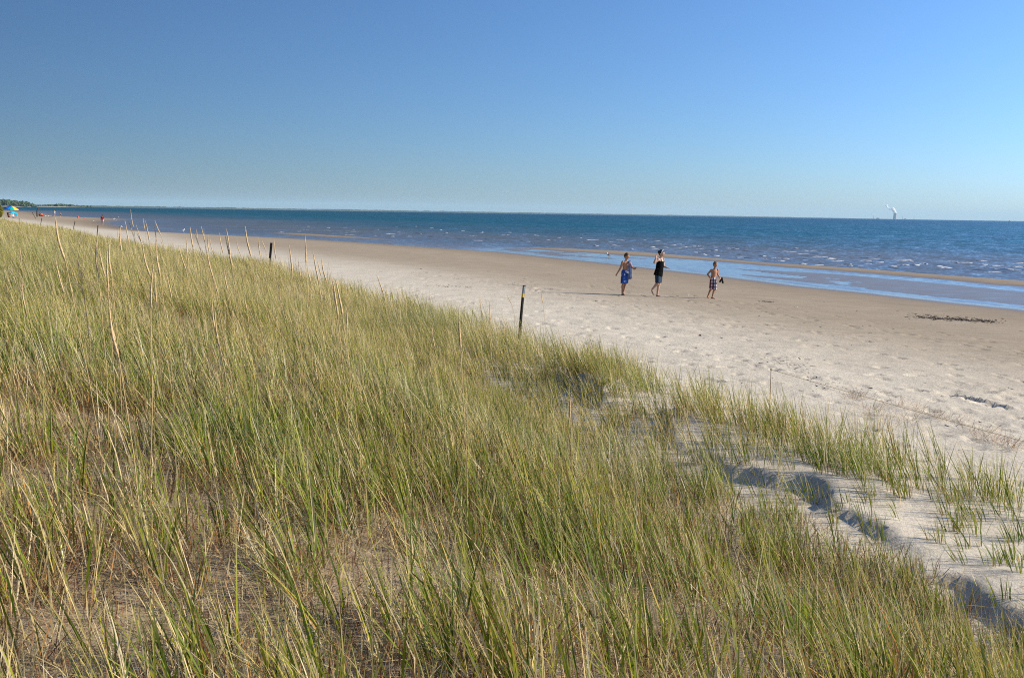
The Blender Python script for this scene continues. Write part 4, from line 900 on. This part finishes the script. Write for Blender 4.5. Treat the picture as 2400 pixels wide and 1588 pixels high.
def grass_colours(n, dry):
    """dry 0..1 array: share of straw"""
    r = rng.random(n); g = pick(GREEN, n); s_ = pick(STRAW, n); o_ = pick(OCHRE, n); b_ = pick(BROWN, n)
    isd = r < dry; iso = (~isd) & (rng.random(n) < 0.045)
    m = np.where(isd[:, None], s_, g); m = np.where(iso[:, None], o_, m)
    base = np.where((rng.random(n) < 0.35)[:, None], m * 0.75 + b_ * 0.25, b_ * 0.75 + s_ * 0.25)
    k = rng.random((n, 1)); tip = m * (1 - k) + s_ * k
    return base, m, tip

# sand patches seen between the tufts (photo pixel, radius m, strength)
PATCH = []
for px, py, r_, k in [(60, 985, .6, 1.5), (210, 1000, .65, 1.5), (330, 1010, .5, 1.3), (470, 1000, .4, 1.0), (230, 1090, .5, 1.2), (330, 1130, .45, 1.0), (560, 1130, .35, .6), (860, 1240, .36, .6), (960, 1265, .4, .7), (1080, 1290, .36, .7), (880, 1330, .35, .8), (1010, 1380, .35, .7), (1130, 1400, .4, .7),
                     (520, 1290, .35, .8), (420, 1410, .4, .85), (560, 1470, .35, .8), (250, 1500, .35, .8), (330, 1570, .3, .9), (700, 1500, .3, .7), (850, 1540, .3, .8), (1250, 1520, .35, .8), (1400, 1570, .3, .6), (1660, 1500, .35, .6), (1820, 1560, .35, .6), (660, 1250, .35, .6), (1200, 1180, .3, .5), (1560, 1420, .3, .5), (1990, 1490, .3, .6),
                     (1560, 950, .4, .8), (1670, 1012, .4, 1.0), (1790, 1062, .4, 1.2), (1880, 1105, .4, 1.0), (2000, 1165, .4, .9), (2090, 1230, .4, .9), (2210, 1290, .4, 1.3), (2310, 1350, .4, 1.3)]:
    q = on_ground(px, py); PATCH.append((q.x, q.y, r_, k))
def density(x, y, u):
    d = sstep(-0.25, 0.9, u + (fbm(x * 0.5, y * 0.5, 77, 3) - 0.5) * 1.3)
    d *= 0.45 + 0.55 * sstep(0.30, 0.60, fbm(x * 0.75, y * 0.75, 13, 3))
    d *= 0.80 + 0.20 * sstep(5.5, 9.0, y)                                           # thinner on the near slope
    spr = sstep(11.4, 9.0, y) * sstep(3.4, 2.2, u); d = d * (1 - 0.55 * spr) + 0.10 * spr * (u > 0.2)                 # open sand between the rope and the scarp
    d *= 1 - 0.15 * np.exp(-((u - 2.9) / 1.1) ** 2) * sstep(18, 15, y)
    for cx, cy, r_, k in PATCH:
        q = ((x - cx) ** 2 + ((y - cy) * 0.8) ** 2) / (r_ * r_); d *= 1 - 0.55 * k * np.exp(-q * q)
    return np.clip(d, 0, 1)

def sow(y0, y1, tufts_m2, per, S, wmul, hmul, umax, name_list, xlim=(-0.60, 0.60)):
    area = 0.5 * (y1 ** 2 - y0 ** 2) * (xlim[1] - xlim[0]); n = int(area * tufts_m2)
    y = np.sqrt(rng.uniform(y0 ** 2, y1 ** 2, n)); x = y * rng.uniform(*xlim, n)
    u = u_of(x, y); ok = (u > -1.4) & (u < umax); x, y, u = x[ok], y[ok], u[ok]
    d = density(x, y, u); ok = rng.random(len(x)) < d; x, y, u, d = x[ok], y[ok], u[ok], d[ok]
    cnt = np.maximum(2, rng.poisson(per, len(x)))
    spr = sstep(10.8, 8.6, y) * sstep(3.4, 2.2, u)
    ti = np.repeat(np.arange(len(x)), cnt); N = len(ti)
    rad = 0.045 + 0.05 * rng.random(N); a = rng.uniform(0, 2 * np.pi, N)
    bx = x[ti] + rad * np.cos(a) * rng.random(N) ** 0.5; by = y[ti] + rad * np.sin(a) * rng.random(N) ** 0.5
    hz = 0.86 + 0.3 * fbm(x * 0.4, y * 0.4, 50, 2); tuft_h = rng.uniform(0.50, 0.80, len(x)) * hz * (1 - 0.42 * spr)
    h = tuft_h[ti] * rng.uniform(0.55, 1.08, N) * hmul * (1 - 0.30 * np.exp(-((u - 2.9) / 1.2) ** 2) * sstep(18, 15, y))[ti]
    tl = rng.normal(0.25, 0.11, len(x)); taz = np.pi + rng.normal(0, 0.45, len(x))     # bent over by the lake wind, to the left
    out = rng.uniform(0.02, 0.34, N)
    vx = tl[ti] * np.cos(taz[ti]) + out * np.cos(a); vy = tl[ti] * np.sin(taz[ti]) + out * np.sin(a)
    lean = np.hypot(vx, vy); az = np.arctan2(vy, vx)
    curve = np.abs(rng.normal(0.14, 0.20, N)); hook = rng.random(N) < 0.06; curve = np.where(hook, rng.uniform(0.9, 2.0, N), curve)
    width = rng.uniform(0.0045, 0.0085, N) * wmul
    face = rng.uniform(0, np.pi, N)
    dryness = np.clip(0.45 + 0.35 * (fbm(bx * 0.5, by * 0.5, 91, 3) - 0.5) * 2 + 0.16 * sstep(8, 30, by) - 0.20 * spr[ti], 0.08, 0.8)
    near = sstep(10, 6, by); dryness = dryness - 0.10 * near
    cb, cm, ct = grass_colours(N, dryness); straw = (cm[:, 2] > 0.10) & (cm[:, 0] > 0.25); width = np.where(straw, width * (0.80 - 0.10 * near), width)
    cm = cm * (1 - 0.02 * near)[:, None]; ct = ct * (1 - 0.04 * near)[:, None]
    cool = sstep(0.5, 0.75, fbm(bx * 0.6, by * 0.6, 63, 2))[:, None]
    cm = cm * (1 + cool * np.array([-0.12, 0.0, 0.12]))
    zz = zg(bx, by) - 0.015
    return blades(np.stack([bx, by, zz], -1), h, az, lean, curve, width, face, cb, cm, ct, S), (x, y, u, d)
def stack(parts):
    V, T, Cc = [], [], []; o_ = 0
    for v, t, c in parts: V.append(v); T.append(t + o_); Cc.append(c); o_ += len(v)
    return np.concatenate(V), np.concatenate(T), np.concatenate(Cc)
parts = []; seeds = []
for (y0, y1, den, per, S_, wm, hm, um) in [(2.0, 9.0, 62, 10, 4, 1.25, 0.80, 14), (9.0, 16.0, 64, 10, 4, 1.2, 0.90, 14), (16.0, 26.0, 54, 9, 3, 1.2, 1.0, 14), (26, 48, 26, 9, 3, 1.7, 1.0, 14), (48, 90, 9, 9, 2, 2.6, 1.02, 16), (90, 190, 2.6, 10, 2, 4.5, 1.0, 20)]:
    b_, s_ = sow(y0, y1, den, per, S_, wm, hm, um, None); parts.append(b_); seeds.append(s_); print('grass', y0, len(b_[1]))
gv, gt, gc = stack(parts)
grass = link('dune_grass', np_mesh('dune_grass', gv, tris=gt, smooth=True, colors=gc, mat=M_BLADE)); tag(grass, 'green and straw coloured beach grass covering the dune', 'grass', kind='stuff')

# dead leaves: stubble round the tufts and straw lying on the sand
parts = []
for (y0, y1, n_t, S_) in [(2.0, 9.5, 300, 2), (9.5, 18, 50, 2)]:
    area = 0.5 * (y1 ** 2 - y0 ** 2) * 1.16; n = int(area * n_t * 6); y = np.sqrt(rng.uniform(y0 ** 2, y1 ** 2, n)); x = y * rng.uniform(-0.58, 0.58, n); u = u_of(x, y)
    k = (u > 2.6) & (u < 14); x, y, u = x[k], y[k], u[k]; d = density(x, y, u); k = rng.random(len(x)) < np.clip(d * 0.6 + 0.40 * (u > 4), 0, 1); x, y = x[k], y[k]; N = len(x)
    lying = rng.random(N) < 0.62
    h = np.where(lying, rng.uniform(0.08, 0.34, N), rng.uniform(0.06, 0.22, N)); lean = np.where(lying, rng.uniform(1.25, 1.52, N), rng.uniform(0.1, 0.9, N))
    az = rng.uniform(0, 2 * np.pi, N); cv = rng.normal(0, 0.25, N) * np.where(lying, 0.3, 1); w = rng.uniform(0.003, 0.007, N) * (1.1 if y0 < 5 else 1.4)
    m = np.where((rng.random(N) < 0.55)[:, None], pick(STRAW, N), pick(BROWN, N)); 
    parts.append(blades(np.stack([x, y, zg(x, y) + np.where(lying, 0.006 + 0.03 * rng.random(N), -0.01)], -1), h, az, lean, cv, w, az + np.pi / 2 + rng.normal(0, .5, N), m * 0.8, m, m * 1.05, S_))
for (x, y, u, d), per_ in zip(seeds[:2], (14, 6)):          # brown stubble of last year's leaves at the foot of each tuft
    k = u > 2.8; x, y = np.repeat(x[k], per_), np.repeat(y[k], per_); N = len(x); a = rng.uniform(0, 2 * np.pi, N); rr = 0.16 * rng.random(N) ** 0.6
    bx, by = x + rr * np.cos(a), y + rr * np.sin(a); m = np.where((rng.random(N) < 0.68)[:, None], pick(np.array([[.26, .125, .055], [.33, .18, .085], [.20, .10, .05], [.38, .20, .07]]), N), pick(STRAW, N))
    parts.append(blades(np.stack([bx, by, zg(bx, by) - .01], -1), rng.uniform(.07, .30, N), a + rng.normal(0, .7, N), np.abs(rng.normal(.35, .35, N)), rng.normal(.2, .5, N), rng.uniform(.005, .010, N), rng.uniform(0, np.pi, N), m * .85, m, m, 2))
lv, lt, lc = stack(parts); print('litter', len(lt))
lit = link('dead_grass_litter', np_mesh('dead_grass_litter', lv, tris=lt, colors=lc, mat=M_LITTER)); tag(lit, 'brown dead stems and straw lying between the grass tufts', 'straw', kind='stuff')

# flowering stalks of the beach grass, each with its spike (photo: tip and foot of the spike)
Z5 = [(342, 130, 405, 405), (343, 390, 395, 600), (140, 515, 160, 700), (122, 315, 130, 400), (602, 245, 607, 480), (612, 320, 650, 500), (660, 335, 668, 590), (678, 265, 690, 500), (730, 200, 730, 260), (743, 195, 752, 350), (770, 150, 795, 290), (790, 150, 825, 250),
      (806, 80, 825, 200), (840, 178, 875, 290), (845, 230, 890, 320), (885, 135, 895, 210), (895, 150, 922, 285), (880, 300, 935, 510), (945, 420, 930, 690), (958, 470, 968, 680), (950, 175, 965, 280), (955, 150, 995, 245), (962, 280, 990, 500), (990, 265, 1012, 330),
      (1020, 465, 1060, 640), (1065, 285, 1068, 330), (1100, 310, 1150, 465), (1148, 255, 1160, 410), (1172, 190, 1190, 320), (1200, 230, 1240, 340), (1210, 200, 1218, 270), (1240, 182, 1265, 290), (1258, 200, 1263, 275), (1283, 235, 1292, 350), (1275, 310, 1320, 520), (1295, 260, 1328, 380),
      (1320, 500, 1345, 600), (1352, 225, 1378, 360), (1395, 200, 1420, 380), (1390, 245, 1430, 420), (1380, 440, 1408, 590), (1410, 340, 1440, 440), (1460, 265, 1485, 360), (1512, 185, 1552, 380), (1595, 250, 1608, 375), (1610, 260, 1640, 340), (1690, 265, 1703, 390), (1780, 295, 1803, 480),
      (1845, 380, 1855, 500), (1880, 230, 1888, 430), (1893, 420, 1920, 540), (1930, 340, 1968, 540), (1960, 400, 1985, 500), (1985, 380, 2018, 530), (2030, 405, 2035, 450), (2048, 500, 2065, 650), (2068, 510, 2115, 750), (2135, 680, 2142, 860), (2325, 485, 2370, 610), (1515, 620, 1525, 700),
      (1310, 670, 1350, 890), (680, 700, 715, 895), (425, 510, 450, 600), (1205, 340, 1250, 400)]
HEADS = [(a / 2.6333, 460 + b / 2.6333, c / 2.6333, 460 + d / 2.6333) for a, b, c, d in Z5] + [(1062 * 1.0127, 712 * 1.0127, 1066 * 1.0127, 815 * 1.0127), (1125, 692, 1130, 735), (1147, 705, 1148, 760), (1188, 690, 1199, 712), (1270, 685, 1273, 712), (1339, 917, 1337, 987), (503, 726, 513, 815), (256, 720, 279, 840), (1012, 762, 1020, 820), (780, 660, 792, 745)]
M_SPIKE = simple('seed_spike', (0.60, 0.43, 0.23), 0.8, 0.22, 60, 0.2, bump=0.6); M_STALK = simple('dry_stalk', (0.42, 0.30, 0.13), 0.7, 0.15, 20)
for hx, hy, fx, fy in HEADS:
    best = None; Lp = math.hypot(fx - hx, fy - hy)
    for Y in np.geomspace(3.6, 44, 130):
        tip = at_y(hx, hy, Y); foot = at_y(fx, fy, Y); L = (tip - foot).length; gz = zg1(foot.x + (foot.x - tip.x) * 1.5, Y); H = tip.z - gz
        if H < 0.35: continue
        c = abs(math.log(L / 0.25)) * 1.0 + abs(H - 1.05) * 1.3
        if best is None or c < best[0]: best = (c, Y, tip, foot, H, L)
    _, Y, tip, foot, H, L = best; dv = (foot - tip); dv = dv / max(dv.length, 1e-6)
    bx = foot.x + dv.x * max(H - L, 0.1) * 0.55 ; by = Y + random.uniform(-.1, .1) + 0.05; bz = zg1(bx, by) - 0.02
    root = empty('grass_flower_stalk', (bx, by, bz)); o0 = Vector((bx, by, bz)); B = Vector((0, 0, 0)); Fp = foot - o0; Tp = tip - o0
    bm = bmesh.new(); mid = B.lerp(Fp, 0.5) + Vector((0.02, 0, 0)); tube(bm, [B, B.lerp(mid, .5) + Vector((.008, 0, 0)), mid, mid.lerp(Fp, .5), Fp], [.0032, .003, .0028, .0026, .0026], 5); bm_obj('stem', bm, M_STALK, root)
    bm = bmesh.new(); n_ = 22; pp, rr = [], []; th = random.uniform(.85, 1.2) * (0.0047 if L < 0.4 else 0.0055) * (1.0 + Y / 60)
    bend = random.uniform(-.03, .05)
    for i in range(n_ + 1):
        t = i / n_; env = (min(1, t * 7) ** 0.7) * (1 - t ** 3.2 * 0.86); pp.append(Fp.lerp(Tp, t) + Vector((bend * t * t - bend * t, 0, 0)) + Vector((.0012 * math.sin(t * 9), .001 * math.cos(t * 11), 0))); rr.append(th * env * (1 + 0.14 * math.sin(i * 2.4)) + 0.0008)
    tube(bm, pp, rr, 7)
    for v in bm.verts: v.co += Vector((random.uniform(-1, 1), random.uniform(-1, 1), random.uniform(-1, 1))) * 0.0008
    bm_obj('seed_spike', bm, M_SPIKE, root)
    tag(root, 'dry tan beach grass stalk with a narrow seed spike rising above the dune grass', 'grass stalk', 'flowering grass stalks on the dune')

# dead branching weed on the left
def twig(bm, p, d, L, r, lev):
    q = p + d * L; m = p.lerp(q, .5) + Vector((random.uniform(-1, 1), random.uniform(-1, 1), random.uniform(-1, 1))) * L * .05; tube(bm, [p, m, q], [r, r * .85, r * .7], 5)
    if lev <= 0: return
    for k in range(random.choice((2, 3, 3))):
        t = random.uniform(.35, 1); e = (d + Vector((random.uniform(-1, 1) * .8, random.uniform(-1, 1) * .8, random.uniform(-.1, .5)))).normalized(); twig(bm, p.lerp(q, t), e, L * random.uniform(.45, .7), r * .6, lev - 1)
M_WEED = simple('dead_weed', (0.20, 0.15, 0.11), 0.9, 0.3, 20)
def weed(px_tip, py_tip, Y, label, lev=3):
    t = at_y(px_tip, py_tip, Y); bx, by = t.x + 0.14, Y; z = zg1(bx, by); H = t.z - z; root = empty('dead_weed', (bx, by, z - .02)); tag(root, label, 'weed')
    bm = bmesh.new(); tube(bm, [(0, 0, 0), (-.03, 0, H * .35), (-.10, 0, H * .7)], [.0045, .004, .003], 6); bm_obj('stem', bm, M_WEED, root)
    bm = bmesh.new()
    for k in range(7): twig(bm, Vector((-.03 - .07 * min(1, k / 6), 0, H * (.42 + .28 * k / 6))), Vector((random.uniform(-.5, .5), random.uniform(-.5, .5), 1)).normalized(), H * .15, .0016, lev - 1)
    bm_obj('branches', bm, M_WEED, root)
weed(168, 484, 9.6, 'dark dead branching weed standing tall above the grass'); 
for px, py, Y, lb in ((672, 573, 30, 'small dry branching weed just right of the sleeved post'), (690, 587, 31, 'low wispy dry weed beyond the taller one by the sleeved post'), (566, 590, 27, 'small dry weed growing alone among the seed stalks')): weed(px, py, Y, lb, 2)

# yellow-green shrub
g = on_ground(3, 509.5); k_ = g.y / F; root = empty('shrub', g + Vector((-6 * k_, 0, -.05))); tag(root, 'yellow green leafy shrub beside the rainbow parasol', 'shrub')
bm = bmesh.new()
for q in range(6): tube(bm, [(0, 0, 0), (random.uniform(-.4, .4), random.uniform(-.4, .4), .9), (random.uniform(-.8, .8), random.uniform(-.6, .6), 1.9)], [.03, .022, .01], 6)
bm_obj('stem', bm, M_WOODG, root)
N = 4200; q = rng.normal(0, 1, (N, 3)); q /= np.linalg.norm(q, axis=1)[:, None]; q *= (rng.random((N, 1)) ** 0.4); lump = 0.75 + 0.5 * fbm(q[:, 0] * 2 + 5, q[:, 2] * 2 + q[:, 1] * 2 + 5, 3, 2)[:, None]
ctr = q * lump * np.array([12 * k_, 9 * k_, 15.5 * k_]) * 0.92 + np.array([0, 0, 14.5 * k_]); ctr[:, 2] = np.abs(ctr[:, 2])
d1 = rng.normal(0, 1, (N, 3)); d2 = rng.normal(0, 1, (N, 3)); d1 *= .13 / np.linalg.norm(d1, axis=1)[:, None]; d2 *= .07 / np.linalg.norm(d2, axis=1)[:, None]
vv = np.stack([ctr - d1, ctr + d2, ctr + d1, ctr - d2], 1).reshape(-1, 3); cc = np.repeat(np.array([[.24, .23, .03]]) * rng.uniform(.5, 1.4, (N, 1)), 4, 0)
o = link('foliage', np_mesh('foliage', vv, quads=np.arange(4 * N).reshape(-1, 4), smooth=False, colors=cc, mat=M_BLADE), root)

# wrack and chips on the sand
def bits(name, label, spots, cat, cols):
    V, T, Cc = [], [], []; nb = 0
    for (x, y, L, w) in spots:
        a = random.gauss(1.9, .6) if random.random() < .7 else random.uniform(0, 6.3); z = zg1(x, y); ca, sa = math.cos(a), math.sin(a); h = w * random.uniform(.3, .8)
        c = np.array([[-L, -w * .5, -.004], [L * .2, -w, -.004], [L, 0, -.004], [-L * .1, w, -.004], [-L * .6, 0, h * .8], [L * .5, 0, h]]); 
        q = np.stack([x + c[:, 0] * ca - c[:, 1] * sa, y + c[:, 0] * sa + c[:, 1] * ca, z + c[:, 2]], 1); V.append(q)
        T.append(np.array([[0, 1, 4], [1, 5, 4], [1, 2, 5], [2, 3, 5], [3, 4, 5], [3, 0, 4]]) + nb); nb += 6; Cc.append(np.repeat((np.array(random.choice(cols)) * random.uniform(.7, 1.3))[None], 6, 0))
    o = link(name, np_mesh(name, np.concatenate(V), tris=np.concatenate(T), smooth=False, colors=np.concatenate(Cc), mat=M_BITS)); return tag(o, label, cat, kind='stuff')
DK = [(.07, .045, .028), (.12, .075, .045), (.17, .115, .07)]
def cloud(x0, y0, x1, y1, n, sp, big=1.0):
    out = []
    for _ in range(n):
        t = random.betavariate(1.4, 1.4); q = on_ground(x0 + (x1 - x0) * t, y0 + (y1 - y0) * t + random.gauss(0, sp)); out.append((q.x, q.y, random.uniform(.03, .12) * big, random.uniform(.008, .03) * big))
    return out
bits('wrack_patch', 'long dark brown patch of washed up weed on the open beach', cloud(2120, 738, 2360, 755, 260, 3.0, .7) + cloud(2150, 743, 2335, 754, 420, 1.7, .8), 'seaweed', DK)
bits('wrack_patch', 'small flat brown wrack patch beyond the boy with flip-flops', cloud(1776, 706, 1818, 708, 60, .9, .7), 'seaweed', DK)
bits('wrack_patch', 'broken line of dark weed behind the leaning black post', cloud(1190, 666, 1262, 671, 34, 1.2, .6) + cloud(985, 666, 1110, 674, 60, 1.8, .7), 'seaweed', DK)
bits('wrack_patch', 'dark weed strewn at the edge of the dune grass', cloud(1790, 840, 1900, 864, 60, 6, .45) + cloud(1880, 880, 2030, 930, 60, 9, .4), 'seaweed', DK)
sp = []
for _ in range(1700):
    y = 6 + 44 * random.random() ** 1.3; xr = np.interp(y, ROPE[:, 1], ROPE[:, 0]); x = xr + random.uniform(-.5, 16) / .9
    if abs(x / y) > .6 or fbm(np.array([x * .25]), np.array([y * .5]), 66, 3)[0] < random.uniform(.35, .65): continue
    s_ = random.choice((.5, .6, .8, 1, 1.6)); sp.append((x, y, random.uniform(.02, .07) * s_, random.uniform(.006, .018) * s_))
bits('beach_debris', 'scattered dark chips, twigs and shells on the sand', sp, 'debris', DK + [(.30, .24, .17), (.5, .47, .42)])
# reddish dry sprigs along the foot of the dune by the rope
parts = []
cs = [on_ground(px, py) for px, py in [(2010, 930), (2040, 960), (2055, 975), (2100, 950), (2130, 985), (2190, 975), (2230, 985), (2285, 1010), (2300, 1025), (2330, 1030), (2350, 1040), (2370, 1050), (2080, 1000), (2150, 960), (2000, 935)]]
for c in cs:
    N = 46; a = rng.uniform(0, 6.28, N); rr = rng.random(N) * .22; x = c.x + rr * np.cos(a); y = c.y + rr * np.sin(a); m = pick(np.array([[.36, .17, .09], [.30, .20, .10], [.45, .30, .18]]), N)
    parts.append(blades(np.stack([x, y, zg(x, y)], -1), rng.uniform(.08, .24, N), a + rng.normal(0, .6, N), rng.uniform(.5, 1.4, N), rng.normal(0, .5, N), rng.uniform(.003, .006, N), rng.uniform(0, 3, N), m, m, m, 3))
v_, t_, c_ = stack(parts); o = link('dry_sprigs', np_mesh('dry_sprigs', v_, tris=t_, colors=c_, mat=M_LITTER)); tag(o, 'low reddish dry sprigs along the foot of the dune by the rope', 'dry plants', kind='stuff')

# ------------------------------------------------------------------ air
bm = bmesh.new(); box(bm, (-52000, -3000, -12.0), (52000, 52000, 360))
me = bpy.data.meshes.new('haze'); bmesh.ops.recalc_face_normals(bm, faces=bm.faces); bm.to_mesh(me); bm.free()
M_HAZE, n, l, p = new_mat('haze'); n.remove(p); vol = n.new('ShaderNodeVolumePrincipled'); vol.inputs['Color'].default_value = (0.62, 0.87, 1.0, 1); vol.inputs['Density'].default_value = 2.2e-5; vol.inputs['Anisotropy'].default_value = 0.0
l.new(vol.outputs[0], n['Material Output'].inputs['Volume']); me.materials.append(M_HAZE); hz = link('haze', me); tag(hz, 'pale blue haze over the lake', 'haze', kind='stuff')
scene.cycles.use_denoising = False; scene.cycles.use_adaptive_sampling = False; scene.cycles.filter_width = 1.1; scene.cycles.volume_bounces = 10; scene.cycles.max_bounces = 8; scene.cycles.transparent_max_bounces = 8
